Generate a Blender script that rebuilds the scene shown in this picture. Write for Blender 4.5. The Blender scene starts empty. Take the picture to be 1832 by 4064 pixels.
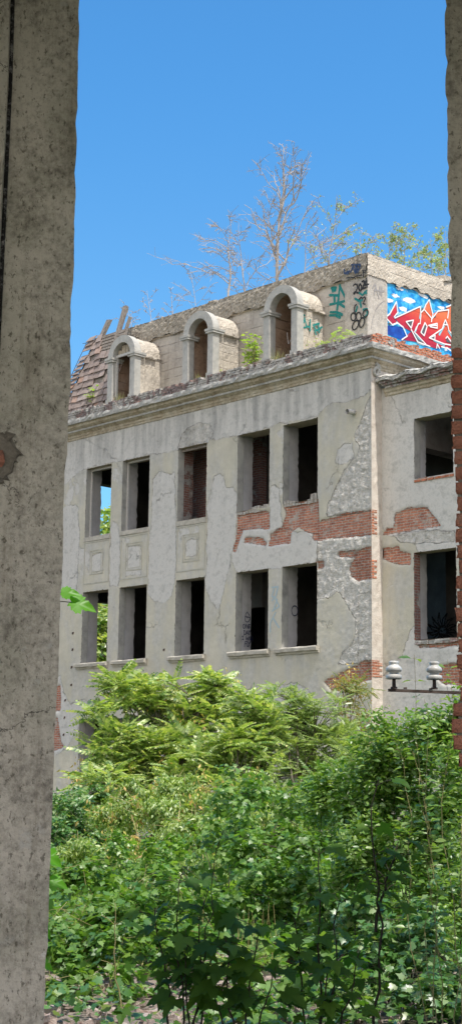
DATA = {'FH': [-0.73349, 0.6797, 0.0],
 'RR': [0.6797, 0.73349, 0.0],
 'ledge': [(-0.837, 5.749), (-0.829, 5.413), (-0.825, 5.017), (-0.822, 4.52), (-0.819, 4.222), (-0.828, 4.096), (-0.815, 3.7), (-0.823, 3.495), (-0.822, 3.291),
           (-0.832, 3.109), (-0.826, 2.79), (-0.832, 2.495), (-0.832, 2.203), (-0.838, 1.953), (-0.838, 1.669), (-0.839, 1.351), (-0.839, 1.074), (-0.843, 0.801),
           (-0.845, 0.574)],
 'lhole': [(-1.161, 3.419), (-1.116, 3.389), (-1.062, 3.328), (-1.069, 3.257), (-1.112, 3.196), (-1.151, 3.175), (-1.211, 3.185), (-1.221, 3.428)],
 'ljoint': [(-1.189, 5.744), (-1.184, 5.297), (-1.187, 4.816), (-1.189, 4.344), (-1.192, 3.799)],
 'lobes': {'ail1': [[0.08, -9.25, 3.22, 0.5, 0.6, 0.5], [-0.02, -8.78, 3.9, 0.45, 0.5, 0.4], [1.51, -7.16, 4.02, 0.45, 0.5, 0.5], [1.62, -10.87, 1.49, 0.6, 0.7, 0.6],
                    [2.17, -11.59, 0.74, 0.6, 0.7, 0.55], [2.64, -11.17, 1.08, 0.8, 0.8, 0.7], [2.4, -9.99, 1.33, 0.9, 0.8, 0.8], [3.02, -9.37, 1.51, 0.7, 0.7, 0.7],
                    [0.44, -8.09, 3.12, 1.3, 1.2, 1.15], [0.26, -8.97, 2.86, 0.85, 0.9, 0.85], [1.14, -7.39, 3.36, 1.0, 1.0, 1.15], [0.39, -9.28, 1.75, 0.9, 1.0, 1.0],
                    [0.96, -8.67, 1.76, 1.4, 1.2, 1.2], [1.9, -7.8, 2.32, 0.9, 0.9, 1.1], [1.0, -7.65, 3.78, 0.7, 0.8, 0.55], [0.1, -8.62, 3.76, 0.55, 0.6, 0.5],
                    [0.22, -9.63, 2.38, 0.5, 0.6, 0.6]],
           'ail2': [[6.16, -11.82, 1.01, 0.6, 0.6, 0.5], [5.78, -12.31, 1.3, 0.5, 0.5, 0.4], [6.57, -11.48, 1.39, 0.6, 0.6, 0.5], [3.38, -7.95, 3.29, 0.55, 0.6, 0.55],
                    [3.13, -8.08, 2.76, 0.8, 0.8, 0.7], [3.91, -7.96, 2.66, 0.6, 0.7, 0.7], [3.84, -8.6, 1.96, 1.0, 0.9, 0.8]],
           'brn': [[3.74, -4.72, 3.88, 0.5, 0.5, 0.5], [3.56, -4.72, 3.13, 0.65, 0.6, 0.8], [4.01, -4.8, 2.38, 0.8, 0.7, 0.9], [3.54, -4.98, 4.06, 0.3, 0.3, 0.25]],
           'fern': [[18.29, -22.09, 0.06, 0.2, 0.2, 0.15]],
           'hop': [[15.12, -20.01, 0.74, 0.35, 0.4, 0.35], [14.13, -19.59, 0.78, 0.35, 0.4, 0.35], [13.76, -19.98, 0.72, 0.35, 0.4, 0.35],
                   [14.58, -19.16, 0.98, 0.4, 0.4, 0.4], [16.77, -20.51, 0.87, 0.4, 0.4, 0.35], [16.53, -20.68, 0.53, 0.35, 0.4, 0.3],
                   [16.08, -20.68, 0.38, 0.3, 0.3, 0.22], [15.59, -19.71, 1.52, 0.4, 0.4, 0.35], [15.54, -19.01, 1.52, 0.45, 0.4, 0.4],
                   [16.18, -19.07, 1.53, 0.45, 0.4, 0.4], [15.44, -19.75, 1.06, 0.4, 0.4, 0.35], [17.16, -19.45, 1.33, 0.4, 0.4, 0.4],
                   [16.44, -20.2, 1.19, 0.35, 0.4, 0.3], [16.95, -20.33, 0.96, 0.5, 0.5, 0.4], [16.9, -19.67, 1.07, 0.5, 0.5, 0.4],
                   [17.16, -20.77, 0.66, 0.45, 0.5, 0.45], [17.57, -20.6, 0.55, 0.55, 0.5, 0.5], [17.58, -20.02, 0.65, 0.45, 0.5, 0.45],
                   [17.16, -20.99, 0.31, 0.35, 0.4, 0.4], [17.63, -20.88, 0.14, 0.5, 0.5, 0.3], [17.78, -20.29, 0.2, 0.4, 0.4, 0.35]],
           'leftsh': [[2.3, -11.61, 1.41, 0.5, 0.6, 0.4], [3.61, -13.11, 1.11, 0.6, 0.6, 0.5], [4.52, -13.54, 0.75, 0.8, 0.8, 0.8], [5.03, -14.38, 0.41, 0.8, 0.8, 0.7],
                      [5.94, -14.77, -0.11, 0.9, 0.8, 0.6]],
           'loc': [[6.78, -9.61, 0.82, 0.8, 0.7, 0.7], [6.4, -10.01, 0.73, 0.8, 0.7, 0.7], [7.23, -9.16, 0.91, 0.8, 0.7, 0.7], [6.02, -10.42, 0.76, 0.7, 0.7, 0.6],
                   [6.02, -9.07, 1.31, 0.9, 0.8, 0.7], [6.54, -8.55, 1.48, 0.8, 0.8, 0.8], [5.58, -9.56, 1.38, 0.7, 0.7, 0.7], [6.28, -7.42, 1.82, 0.6, 0.6, 0.7],
                   [3.42, -6.47, 3.53, 0.75, 0.8, 0.7], [3.5, -6.99, 2.96, 0.85, 0.8, 0.8], [4.0, -6.4, 2.8, 1.0, 0.9, 0.9], [4.06, -6.85, 1.9, 1.3, 1.1, 1.0],
                   [4.57, -6.35, 2.08, 0.9, 0.9, 0.9], [3.49, -7.47, 1.88, 0.9, 0.9, 0.8]],
           'low': [[20.49, -24.07, 0.14, 0.3, 0.25, 0.13], [20.66, -23.75, 0.18, 0.3, 0.25, 0.14], [20.55, -24.43, 0.06, 0.25, 0.2, 0.1],
                   [21.01, -23.65, 0.1, 0.3, 0.25, 0.12], [20.96, -24.29, 0.07, 0.3, 0.2, 0.08], [20.73, -23.4, 0.26, 0.25, 0.25, 0.15]],
           'rbush': [[19.5, -20.86, 2.09, 0.32, 0.35, 0.38], [19.85, -20.94, 2.16, 0.25, 0.3, 0.4], [19.06, -20.84, 1.91, 0.32, 0.35, 0.35],
                     [18.74, -20.87, 1.87, 0.3, 0.3, 0.3], [19.95, -21.05, 1.8, 0.25, 0.3, 0.4], [19.01, -20.95, 2.17, 0.15, 0.2, 0.22],
                     [18.79, -20.76, 1.61, 0.42, 0.4, 0.35], [19.07, -20.5, 1.76, 0.4, 0.4, 0.42], [19.48, -20.59, 1.54, 0.4, 0.4, 0.5],
                     [18.59, -20.88, 1.26, 0.45, 0.45, 0.4], [19.2, -20.95, 1.21, 0.5, 0.5, 0.45], [19.63, -20.89, 1.01, 0.45, 0.5, 0.5],
                     [18.96, -21.13, 0.88, 0.4, 0.4, 0.4], [19.42, -21.04, 0.72, 0.45, 0.4, 0.4], [18.06, -20.77, 1.48, 0.38, 0.4, 0.35],
                     [19.91, -21.08, 0.61, 0.35, 0.4, 0.4], [18.22, -20.66, 1.75, 0.3, 0.3, 0.22]],
           'rlow': [[20.45, -22.4, 0.46, 0.35, 0.4, 0.3], [20.84, -22.42, 0.4, 0.4, 0.4, 0.35], [21.18, -22.6, 0.21, 0.3, 0.3, 0.3],
                    [20.93, -22.86, 0.2, 0.38, 0.35, 0.25], [20.52, -22.72, 0.27, 0.25, 0.3, 0.22], [20.08, -22.37, 0.55, 0.25, 0.3, 0.25],
                    [21.3, -23.03, 0.08, 0.35, 0.3, 0.2]],
           'vine': [[6.95, -14.08, 1.46, 0.5, 0.5, 0.35], [7.46, -13.58, 1.68, 0.5, 0.5, 0.4], [8.65, -13.73, 1.42, 0.5, 0.5, 0.35], [8.2, -15.61, 1.08, 0.5, 0.5, 0.3],
                    [9.09, -15.41, 1.1, 0.7, 0.6, 0.4], [9.89, -15.25, 0.93, 0.7, 0.6, 0.35], [9.97, -14.45, 1.06, 0.5, 0.5, 0.4], [9.04, -16.83, 0.62, 0.5, 0.5, 0.25],
                    [9.91, -16.65, 0.65, 0.5, 0.5, 0.25], [10.78, -16.42, 0.5, 0.7, 0.6, 0.28], [11.23, -15.94, 0.51, 0.5, 0.5, 0.28],
                    [11.28, -17.3, 0.21, 0.45, 0.4, 0.18], [12.12, -17.13, 0.2, 0.5, 0.4, 0.18], [9.14, -13.2, 1.43, 0.4, 0.4, 0.4],
                    [12.15, -16.39, 0.34, 0.35, 0.4, 0.2]],
           'weed': [[17.04, -23.16, 0.73, 0.25, 0.3, 0.3], [17.46, -23.13, 0.65, 0.25, 0.3, 0.28], [17.64, -22.48, 0.6, 0.3, 0.3, 0.35],
                    [18.2, -22.58, 0.43, 0.3, 0.3, 0.3], [17.1, -22.36, 0.76, 0.22, 0.3, 0.3], [18.79, -23.4, 0.28, 0.25, 0.3, 0.2],
                    [18.52, -24.28, 0.25, 0.25, 0.3, 0.2], [18.2, -24.09, 0.47, 0.3, 0.3, 0.25], [18.21, -23.81, 0.59, 0.3, 0.3, 0.25],
                    [18.42, -23.59, 0.62, 0.3, 0.3, 0.2], [18.59, -24.21, 0.29, 0.3, 0.3, 0.22], [18.8, -24.01, 0.35, 0.3, 0.3, 0.25],
                    [18.79, -24.55, 0.11, 0.25, 0.3, 0.2], [18.69, -23.55, 0.45, 0.25, 0.3, 0.25], [19.2, -24.41, 0.14, 0.22, 0.25, 0.15]]},
 'mural': {'blue': [[(2.086, 15.435), (2.777, 15.538), (2.977, 15.294), (2.74, 15.119), (2.084, 15.163)]],
           'cloud': [[(3.423, 16.49), (3.395, 16.457), (3.334, 16.425), (3.248, 16.398), (3.147, 16.379), (3.043, 16.37), (2.949, 16.374), (2.876, 16.388),
                      (2.833, 16.411), (2.824, 16.441), (2.852, 16.474), (2.912, 16.506), (2.997, 16.533), (3.098, 16.552), (3.202, 16.561), (3.296, 16.558),
                      (3.37, 16.544), (3.414, 16.52), (3.423, 16.49)],
                     [(2.677, 16.467), (2.657, 16.445), (2.617, 16.426), (2.561, 16.41), (2.495, 16.4), (2.428, 16.397), (2.367, 16.402), (2.321, 16.413),
                      (2.294, 16.429), (2.29, 16.45), (2.309, 16.471), (2.349, 16.49), (2.405, 16.506), (2.471, 16.516), (2.538, 16.519), (2.599, 16.515),
                      (2.646, 16.504), (2.673, 16.487), (2.677, 16.467)],
                     [(3.039, 16.111), (3.016, 16.088), (2.973, 16.068), (2.915, 16.054), (2.849, 16.048), (2.784, 16.05), (2.726, 16.06), (2.683, 16.076),
                      (2.66, 16.097), (2.66, 16.121), (2.682, 16.143), (2.725, 16.163), (2.782, 16.177), (2.848, 16.183), (2.914, 16.182), (2.972, 16.172),
                      (3.016, 16.156), (3.039, 16.134), (3.039, 16.111)],
                     [(4.063, 16.74), (4.037, 16.723), (3.983, 16.71), (3.909, 16.704), (3.823, 16.705), (3.736, 16.713), (3.658, 16.726), (3.599, 16.744),
                      (3.565, 16.764), (3.561, 16.784), (3.588, 16.801), (3.641, 16.813), (3.715, 16.82), (3.8, 16.819), (3.887, 16.812), (3.966, 16.798), (4.025, 16.78),
                      (4.059, 16.76), (4.063, 16.74)],
                     [(2.381, 16.276), (2.368, 16.252), (2.337, 16.227), (2.291, 16.205), (2.236, 16.189), (2.179, 16.179), (2.126, 16.178), (2.084, 16.185),
                      (2.058, 16.2), (2.051, 16.221), (2.064, 16.245), (2.095, 16.27), (2.141, 16.292), (2.196, 16.308), (2.253, 16.318), (2.306, 16.319),
                      (2.348, 16.312), (2.374, 16.297), (2.381, 16.276)],
                     [(4.874, 16.58), (4.856, 16.561), (4.816, 16.543), (4.761, 16.528), (4.697, 16.519), (4.632, 16.516), (4.573, 16.52), (4.528, 16.53),
                      (4.501, 16.545), (4.497, 16.563), (4.516, 16.582), (4.555, 16.6), (4.609, 16.615), (4.673, 16.624), (4.739, 16.627), (4.798, 16.623),
                      (4.844, 16.613), (4.87, 16.598), (4.874, 16.58)],
                     [(2.685, 15.369), (2.667, 15.35), (2.627, 15.333), (2.572, 15.32), (2.506, 15.312), (2.44, 15.31), (2.379, 15.315), (2.332, 15.325), (2.305, 15.34),
                      (2.3, 15.357), (2.318, 15.376), (2.357, 15.392), (2.412, 15.406), (2.478, 15.414), (2.544, 15.416), (2.605, 15.411), (2.652, 15.401),
                      (2.68, 15.386), (2.685, 15.369)],
                     [(4.443, 15.875), (4.426, 15.852), (4.386, 15.829), (4.327, 15.808), (4.258, 15.792), (4.186, 15.784), (4.119, 15.783), (4.067, 15.79),
                      (4.035, 15.805), (4.028, 15.825), (4.045, 15.848), (4.085, 15.871), (4.143, 15.892), (4.212, 15.908), (4.284, 15.917), (4.351, 15.917),
                      (4.403, 15.91), (4.436, 15.895), (4.443, 15.875)],
                     [(3.961, 15.235), (3.94, 15.212), (3.893, 15.191), (3.826, 15.173), (3.746, 15.16), (3.665, 15.155), (3.59, 15.158), (3.532, 15.168),
                      (3.497, 15.184), (3.49, 15.205), (3.51, 15.227), (3.557, 15.248), (3.623, 15.266), (3.703, 15.279), (3.784, 15.284), (3.859, 15.282),
                      (3.918, 15.272), (3.953, 15.255), (3.961, 15.235)],
                     [(2.848, 16.731), (2.834, 16.718), (2.801, 16.706), (2.755, 16.696), (2.701, 16.689), (2.644, 16.686), (2.593, 16.688), (2.553, 16.694),
                      (2.529, 16.704), (2.524, 16.716), (2.538, 16.728), (2.57, 16.741), (2.616, 16.751), (2.671, 16.758), (2.727, 16.761), (2.778, 16.759),
                      (2.819, 16.753), (2.843, 16.743), (2.848, 16.731)]],
           'cyan': [[(3.704, 16.399), (3.613, 15.995)], [(4.548, 15.664), (4.729, 15.92), (4.783, 15.991)], [(3.384, 15.437), (3.691, 15.27)],
                    [(4.994, 15.871), (5.188, 15.711)], [(2.562, 15.88), (2.713, 15.959)], [(4.281, 15.416), (4.773, 15.366)], [(3.455, 15.66), (3.385, 15.53)]],
           'dark': [[(2.964, 15.732), (3.259, 15.83), (3.165, 15.598)], [(3.677, 15.545), (3.835, 15.869), (3.904, 15.779), (3.79, 15.511)],
                    [(4.09, 15.458), (4.301, 15.565), (4.264, 15.436)], [(4.884, 15.647), (5.131, 15.498), (4.882, 15.494)],
                    [(4.712, 15.999), (4.828, 16.185), (4.898, 16.063)], [(4.204, 16.143), (4.345, 16.244), (4.391, 16.212), (4.228, 16.125)],
                    [(3.334, 15.45), (3.52, 15.304), (3.776, 15.242), (3.518, 15.189)], [(2.113, 15.486), (2.219, 15.589), (2.251, 15.471)],
                    [(3.696, 16.374), (3.765, 16.308), (3.656, 16.2)], [(5.123, 16.088), (5.197, 16.21), (5.285, 16.075)]],
           'red': [[(2.428, 15.737), (3.617, 16.368), (3.701, 16.2), (3.877, 16.473), (4.054, 16.677), (4.223, 16.245), (4.435, 16.386), (4.988, 16.556), (4.882, 16.627),
                    (5.371, 16.88), (5.347, 15.519), (5.13, 15.451), (4.073, 15.454), (3.796, 15.478), (3.317, 15.469), (2.811, 15.545)],
                   [(2.977, 15.294), (3.181, 15.463), (3.796, 15.482), (4.073, 15.459), (5.13, 15.456), (5.272, 15.362), (4.701, 15.292), (4.383, 15.181),
                    (3.931, 15.181), (3.484, 15.205), (2.774, 15.126)],
                   [(2.197, 15.823), (2.498, 16.255), (2.546, 15.945), (2.395, 15.775)],
                   [(2.081, 15.729), (2.312, 15.802), (2.544, 15.625), (2.311, 15.518), (2.212, 15.599), (2.08, 15.638)]],
           'white': [[(2.428, 15.737), (3.617, 16.368), (3.648, 16.096), (3.611, 15.821), (3.525, 15.791), (3.368, 15.538)],
                     [(3.667, 16.193), (3.806, 16.317), (3.877, 16.473), (4.054, 16.688), (4.223, 16.245), (4.15, 15.995)], [(3.806, 16.317), (4.151, 16.113)],
                     [(4.15, 16.066), (4.471, 16.406), (5.006, 16.572), (4.948, 16.286)], [(4.882, 16.627), (5.371, 16.88)],
                     [(2.947, 15.735), (3.286, 15.855), (3.182, 15.579), (2.947, 15.735)],
                     [(3.642, 15.538), (3.836, 15.892), (3.938, 15.798), (3.796, 15.466), (3.642, 15.538)], [(3.181, 15.532), (3.484, 15.205), (4.069, 15.175)],
                     [(3.317, 15.492), (3.862, 15.213)], [(4.038, 15.447), (4.675, 15.874), (4.748, 16.031), (4.944, 16.061), (4.995, 15.895), (5.207, 15.774)],
                     [(4.038, 15.447), (4.319, 15.587), (4.299, 15.443)], [(4.038, 15.447), (4.774, 15.401), (5.202, 15.442)],
                     [(4.848, 15.604), (4.92, 15.678), (5.167, 15.506)], [(2.197, 15.823), (2.498, 16.267), (2.563, 15.949), (2.395, 15.764)],
                     [(2.074, 15.723), (2.197, 15.823)], [(2.976, 15.283), (2.81, 15.522), (2.51, 15.618)], [(2.74, 15.119), (2.993, 15.286)],
                     [(4.008, 15.836), (4.43, 15.997), (4.428, 15.844), (4.078, 15.816), (4.183, 15.886), (4.393, 15.919)],
                     [(4.383, 15.181), (4.42, 15.328), (4.524, 15.209)], [(4.63, 15.278), (4.807, 15.291), (4.806, 15.197)],
                     [(4.877, 15.211), (4.879, 15.305), (5.127, 15.238)], [(4.712, 15.987), (4.829, 16.201), (4.926, 16.057)],
                     [(2.08, 15.615), (2.31, 15.495), (2.544, 15.613)]]},
 'pts': {'ap0': [21.94, -23.73, 0.84],
         'ap1': [22.03, -24.08, 2.58],
         'ap2': [22.18, -23.91, 2.55],
         'ap3': [21.86, -24.12, 2.03],
         'ap4': [22.19, -23.81, 2.2],
         'ap5': [22.04, -23.99, 2.28],
         'barL': [22.41, -24.78, 2.29],
         'barR': [23.02, -24.13, 2.27],
         'ins1': [22.44, -24.76, 2.29],
         'ins2': [22.61, -24.57, 2.29],
         'leaf1': [21.1, -26.19, 2.82],
         'leaf1b': [21.05, -26.26, 2.88],
         'leafb': [20.78, -26.12, 1.24],
         'leafc': [20.78, -26.08, 1.07],
         'leafd': [20.74, -26.15, 1.13],
         'leafe': [20.7, -26.09, 0.79],
         'leaff': [20.67, -26.07, 0.56],
         'mA0': [21.37, -25.5, 0.11],
         'mA1': [21.68, -25.5, 1.41],
         'mB0': [21.93, -24.9, 0.12],
         'mB1': [22.1, -25.03, 1.34],
         'mC0': [22.03, -24.5, 0.14],
         'mC1': [22.24, -24.68, 1.74],
         'mD0': [21.67, -25.33, 0.13],
         'mD1': [21.64, -25.6, 1.07],
         'pierstem': [20.7, -26.24, 1.36],
         'yst0': [20.2, -25.11, 0.08],
         'yst1': [20.28, -25.22, 0.87]},
 'rbrick': [(1.106, 3.925), (1.102, 3.769), (1.103, 3.625), (1.097, 3.522), (1.103, 3.44), (1.107, 3.318), (1.118, 3.217), (1.118, 3.056), (1.118, 2.877), (1.118, 2.738),
            (1.114, 2.502), (1.117, 2.424), (1.119, 2.268), (1.125, 2.134), (1.094, 2.104), (1.091, 2.037), (1.088, 1.922), (1.093, 1.884), (1.118, 1.866),
            (1.133, 1.658), (1.132, 1.101), (1.133, 0.6)],
 'redge': [(1.086, 5.778), (1.086, 5.553), (1.089, 5.22), (1.097, 5.045), (1.087, 4.849), (1.095, 4.633), (1.088, 4.356), (1.097, 4.208), (1.101, 4.06), (1.102, 3.925)],
 'roof': {'b1': [-13.15, 0.35, 14.95],
          'b2': [-5.39, 0.45, 14.83],
          'b3': [-1.76, 0.5, 14.81],
          'b4': [-7.0, 0.4, 14.74],
          'b5': [-2.48, 0.4, 14.76],
          's1b': [-3.11, 4.0, 18.62],
          's1t': [-2.68, 4.0, 19.39],
          's2b': [-2.7, 4.5, 18.37],
          's2t': [-2.52, 4.5, 19.41],
          's3b': [-2.7, 6.0, 18.33],
          's3t': [-2.77, 6.0, 19.59],
          's4b': [-2.93, 7.0, 18.49],
          's4t': [-2.94, 7.0, 20.17],
          's5b': [-3.03, 3.0, 18.35],
          's5t': [-3.15, 3.0, 18.91],
          't1b': [-9.35, 3.0, 18.4],
          't1t': [-9.27, 3.0, 21.21],
          't2b': [-7.46, 3.5, 18.65],
          't2t': [-7.18, 3.5, 23.41],
          't3b': [-5.21, 3.5, 18.46],
          't3t': [-4.67, 3.5, 20.81],
          't4b': [-6.71, 4.0, 18.8],
          't4t': [-6.54, 4.0, 20.6],
          'tw1b': [-12.67, 2.5, 18.21],
          'tw1t': [-13.16, 2.5, 19.37],
          'tw2b': [-11.58, 2.5, 18.19],
          'tw2t': [-11.82, 2.5, 19.06],
          'tw3b': [-13.19, 2.0, 18.06],
          'tw3t': [-13.67, 2.0, 18.76],
          'tw4b': [-10.87, 3.0, 18.44],
          'tw4t': [-11.33, 3.0, 19.81],
          'tw5b': [-8.62, 3.2, 18.63],
          'tw5t': [-9.07, 3.2, 21.06]},
 'tags': {'arc_grey': ('side', 0.022, [[(1.347, 15.169), (1.406, 15.474), (1.571, 15.836), (1.759, 16.041), (1.949, 16.183)]]),
          'dormer_teal': ('dside', 0.06,
                          [[(0.137, 15.729), (0.374, 15.767)], [(0.375, 15.681), (0.456, 15.44), (0.575, 15.436)], [(0.754, 15.532), (1.015, 15.647)],
                           [(0.774, 15.508), (0.896, 15.389), (1.137, 15.557)], [(0.217, 15.646), (0.375, 15.595), (0.258, 15.454)], [(0.613, 15.675), (0.616, 15.33)],
                           [(0.975, 15.638), (1.016, 15.357)], [(0.298, 15.377), (0.417, 15.388)], [(0.815, 15.372), (0.876, 15.269)]]),
          'flower_black': ('pil', 0.045,
                           [[(-1.696, 15.606), (-1.702, 15.565), (-1.719, 15.532), (-1.744, 15.51), (-1.775, 15.503), (-1.809, 15.51), (-1.84, 15.531), (-1.865, 15.564),
                             (-1.882, 15.604), (-1.888, 15.647), (-1.882, 15.688), (-1.866, 15.721), (-1.84, 15.743), (-1.809, 15.751), (-1.775, 15.744),
                             (-1.744, 15.722), (-1.718, 15.69), (-1.702, 15.649), (-1.696, 15.606)],
                            [(-1.467, 15.565), (-1.474, 15.522), (-1.491, 15.487), (-1.518, 15.463), (-1.551, 15.455), (-1.587, 15.462), (-1.62, 15.485), (-1.647, 15.52),
                             (-1.664, 15.563), (-1.671, 15.609), (-1.664, 15.652), (-1.647, 15.687), (-1.62, 15.711), (-1.586, 15.719), (-1.551, 15.711),
                             (-1.518, 15.689), (-1.491, 15.654), (-1.473, 15.611), (-1.467, 15.565)],
                            [(-1.6, 15.291), (-1.635, 15.252), (-1.677, 15.225), (-1.722, 15.212), (-1.764, 15.215), (-1.797, 15.234), (-1.818, 15.267), (-1.825, 15.309),
                             (-1.816, 15.355), (-1.793, 15.4), (-1.758, 15.439), (-1.715, 15.466), (-1.67, 15.479), (-1.629, 15.475), (-1.596, 15.456), (-1.574, 15.424),
                             (-1.568, 15.382), (-1.577, 15.336), (-1.6, 15.291)],
                            [(-1.34, 15.329), (-1.364, 15.284), (-1.395, 15.25), (-1.431, 15.229), (-1.467, 15.225), (-1.499, 15.238), (-1.523, 15.267), (-1.535, 15.308),
                             (-1.536, 15.356), (-1.523, 15.406), (-1.5, 15.451), (-1.469, 15.485), (-1.433, 15.506), (-1.396, 15.51), (-1.365, 15.496), (-1.341, 15.467),
                             (-1.328, 15.427), (-1.328, 15.379), (-1.34, 15.329)],
                            [(-1.175, 15.571), (-1.199, 15.541), (-1.232, 15.52), (-1.269, 15.511), (-1.308, 15.515), (-1.342, 15.532), (-1.368, 15.56), (-1.383, 15.595),
                             (-1.384, 15.633), (-1.372, 15.67), (-1.349, 15.7), (-1.316, 15.721), (-1.278, 15.73), (-1.24, 15.726), (-1.206, 15.709), (-1.18, 15.681),
                             (-1.165, 15.646), (-1.164, 15.608), (-1.175, 15.571)],
                            [(-1.658, 15.682), (-1.673, 15.691), (-1.686, 15.704), (-1.698, 15.72), (-1.709, 15.739), (-1.718, 15.76), (-1.725, 15.783), (-1.73, 15.807),
                             (-1.732, 15.831), (-1.732, 15.855), (-1.729, 15.879), (-1.725, 15.9), (-1.718, 15.92), (-1.708, 15.937), (-1.698, 15.951), (-1.685, 15.962),
                             (-1.672, 15.968), (-1.657, 15.971), (-1.643, 15.97)]]),
          'mark_black': ('pil', 0.045, [[(-1.547, 16.128), (-1.473, 16.177), (-1.42, 16.124), (-1.336, 16.154), (-1.298, 16.089), (-1.399, 15.957), (-1.311, 15.916)]]),
          'niche_teal': ('niche', 0.09,
                         [[(-4.702, 16.736), (-4.656, 16.277), (-4.532, 16.011)], [(-4.885, 16.627), (-4.841, 16.347), (-4.494, 16.272)],
                          [(-4.783, 16.634), (-4.577, 16.499), (-4.473, 16.237)]]),
          'ring': ('jambE', 0.03,
                   [[(0.73, 6.798), (0.722, 6.747), (0.699, 6.701), (0.663, 6.664), (0.619, 6.643), (0.572, 6.639), (0.527, 6.653), (0.491, 6.683), (0.467, 6.726),
                     (0.458, 6.776), (0.466, 6.827), (0.489, 6.873), (0.525, 6.909), (0.569, 6.931), (0.616, 6.935), (0.661, 6.921), (0.697, 6.891), (0.721, 6.849),
                     (0.73, 6.798)]]),
          'scribble_black': ('band', 0.04,
                             [[(-1.971, 16.868), (-1.799, 16.844), (-1.671, 16.809), (-1.586, 16.838), (-1.353, 16.821)],
                              [(-1.342, 16.966), (-1.184, 16.928), (-1.205, 16.854), (-1.289, 16.866)], [(-1.289, 16.948), (-1.283, 16.742)]]),
          'scribble_blue': ('band', 0.06,
                            [[(-2.08, 17.162), (-2.058, 17.04), (-1.907, 16.988), (-1.864, 17.06), (-1.972, 17.053)],
                             [(-1.8, 17.012), (-1.714, 17.173), (-1.629, 16.971), (-1.586, 17.175), (-1.522, 17.045), (-1.607, 16.934)],
                             [(-1.501, 17.171), (-1.405, 17.132), (-1.458, 17.029), (-1.522, 16.93)], [(-1.757, 17.233), (-1.416, 17.167)]]),
          'scribble_pale': ('facade', 0.05,
                            [[(-3.961, 7.459), (-3.704, 7.464), (-3.81, 7.161), (-3.956, 7.069)], [(-3.847, 7.164), (-3.661, 6.891)], [(-3.952, 6.757), (-3.66, 6.866)],
                             [(-3.805, 6.695), (-4.021, 6.4), (-4.018, 6.141)], [(-3.913, 6.547), (-3.653, 6.247)],
                             [(-3.887, 7.401), (-3.958, 7.199), (-3.736, 7.078), (-3.879, 6.804)]]),
          'splash_teal': ('pil', 0.07,
                          [[(-1.547, 16.325), (-1.42, 16.23), (-1.251, 16.322)], [(-1.717, 16.183), (-1.547, 16.063), (-1.42, 16.067)],
                           [(-1.505, 16.005), (-1.473, 15.867)], [(-1.379, 15.765), (-1.232, 15.749), (-1.211, 15.583), (-1.337, 15.513)],
                           [(-1.632, 15.902), (-1.675, 15.781)], [(-1.336, 16.293), (-1.252, 16.241)]]),
          'sun_face': ('annexback', 0.045,
                       [[(0.096, 6.149), (0.084, 6.094), (0.051, 6.046), (0.001, 6.013), (-0.061, 5.997), (-0.126, 6.001), (-0.187, 6.024), (-0.237, 6.063),
                         (-0.269, 6.115), (-0.28, 6.172), (-0.268, 6.228), (-0.234, 6.275), (-0.184, 6.309), (-0.122, 6.324), (-0.056, 6.32), (0.005, 6.297),
                         (0.054, 6.257), (0.086, 6.206), (0.096, 6.149)],
                        [(0.055, 6.151), (0.045, 6.108), (0.019, 6.071), (-0.02, 6.045), (-0.067, 6.033), (-0.118, 6.036), (-0.166, 6.054), (-0.204, 6.085),
                         (-0.229, 6.125), (-0.238, 6.169), (-0.228, 6.213), (-0.202, 6.25), (-0.163, 6.276), (-0.115, 6.288), (-0.064, 6.285), (-0.017, 6.267),
                         (0.022, 6.236), (0.046, 6.196), (0.055, 6.151)],
                        [(-0.168, 6.191), (-0.124, 6.154)], [(-0.058, 6.184), (0.009, 6.197)], [(-0.147, 6.086), (-0.081, 6.056), (-0.026, 6.087)],
                        [(0.115, 6.181), (0.303, 6.178), (0.505, 6.044), (0.323, 6.091), (0.114, 6.111)],
                        [(0.108, 6.093), (0.278, 6.012), (0.392, 5.813), (0.25, 5.929), (0.07, 6.033)],
                        [(0.055, 6.02), (0.169, 5.88), (0.169, 5.661), (0.099, 5.819), (-0.011, 5.984)],
                        [(-0.031, 5.979), (-0.001, 5.811), (-0.116, 5.621), (-0.096, 5.788), (-0.11, 5.975)],
                        [(-0.132, 5.979), (-0.191, 5.822), (-0.397, 5.706), (-0.291, 5.841), (-0.205, 6.009)],
                        [(-0.223, 6.021), (-0.36, 5.911), (-0.61, 5.895), (-0.441, 5.968), (-0.275, 6.078)],
                        [(-0.284, 6.096), (-0.468, 6.057), (-0.705, 6.148), (-0.512, 6.141), (-0.302, 6.165)],
                        [(-0.302, 6.185), (-0.49, 6.228), (-0.657, 6.404), (-0.485, 6.318), (-0.281, 6.252)],
                        [(-0.27, 6.268), (-0.419, 6.384), (-0.48, 6.603), (-0.368, 6.458), (-0.216, 6.318)],
                        [(-0.198, 6.327), (-0.273, 6.487), (-0.214, 6.699), (-0.188, 6.53), (-0.123, 6.347)],
                        [(-0.101, 6.348), (-0.086, 6.515), (0.078, 6.671), (0.014, 6.517), (-0.023, 6.333)],
                        [(-0.003, 6.325), (0.098, 6.462), (0.329, 6.527), (0.19, 6.422), (0.062, 6.28)],
                        [(0.076, 6.265), (0.239, 6.341), (0.482, 6.301), (0.301, 6.268), (0.111, 6.2)]]),
          'tag_grey': ('side', 0.05,
                       [[(1.409, 16.452), (1.526, 16.611), (1.619, 16.37), (1.701, 16.192)], [(1.478, 16.272), (1.55, 16.55)], [(1.479, 16.403), (1.714, 16.441)],
                        [(1.726, 16.559), (1.742, 16.332)], [(1.828, 16.549), (1.808, 16.315)], [(1.714, 16.424), (1.927, 16.474)]]),
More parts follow.
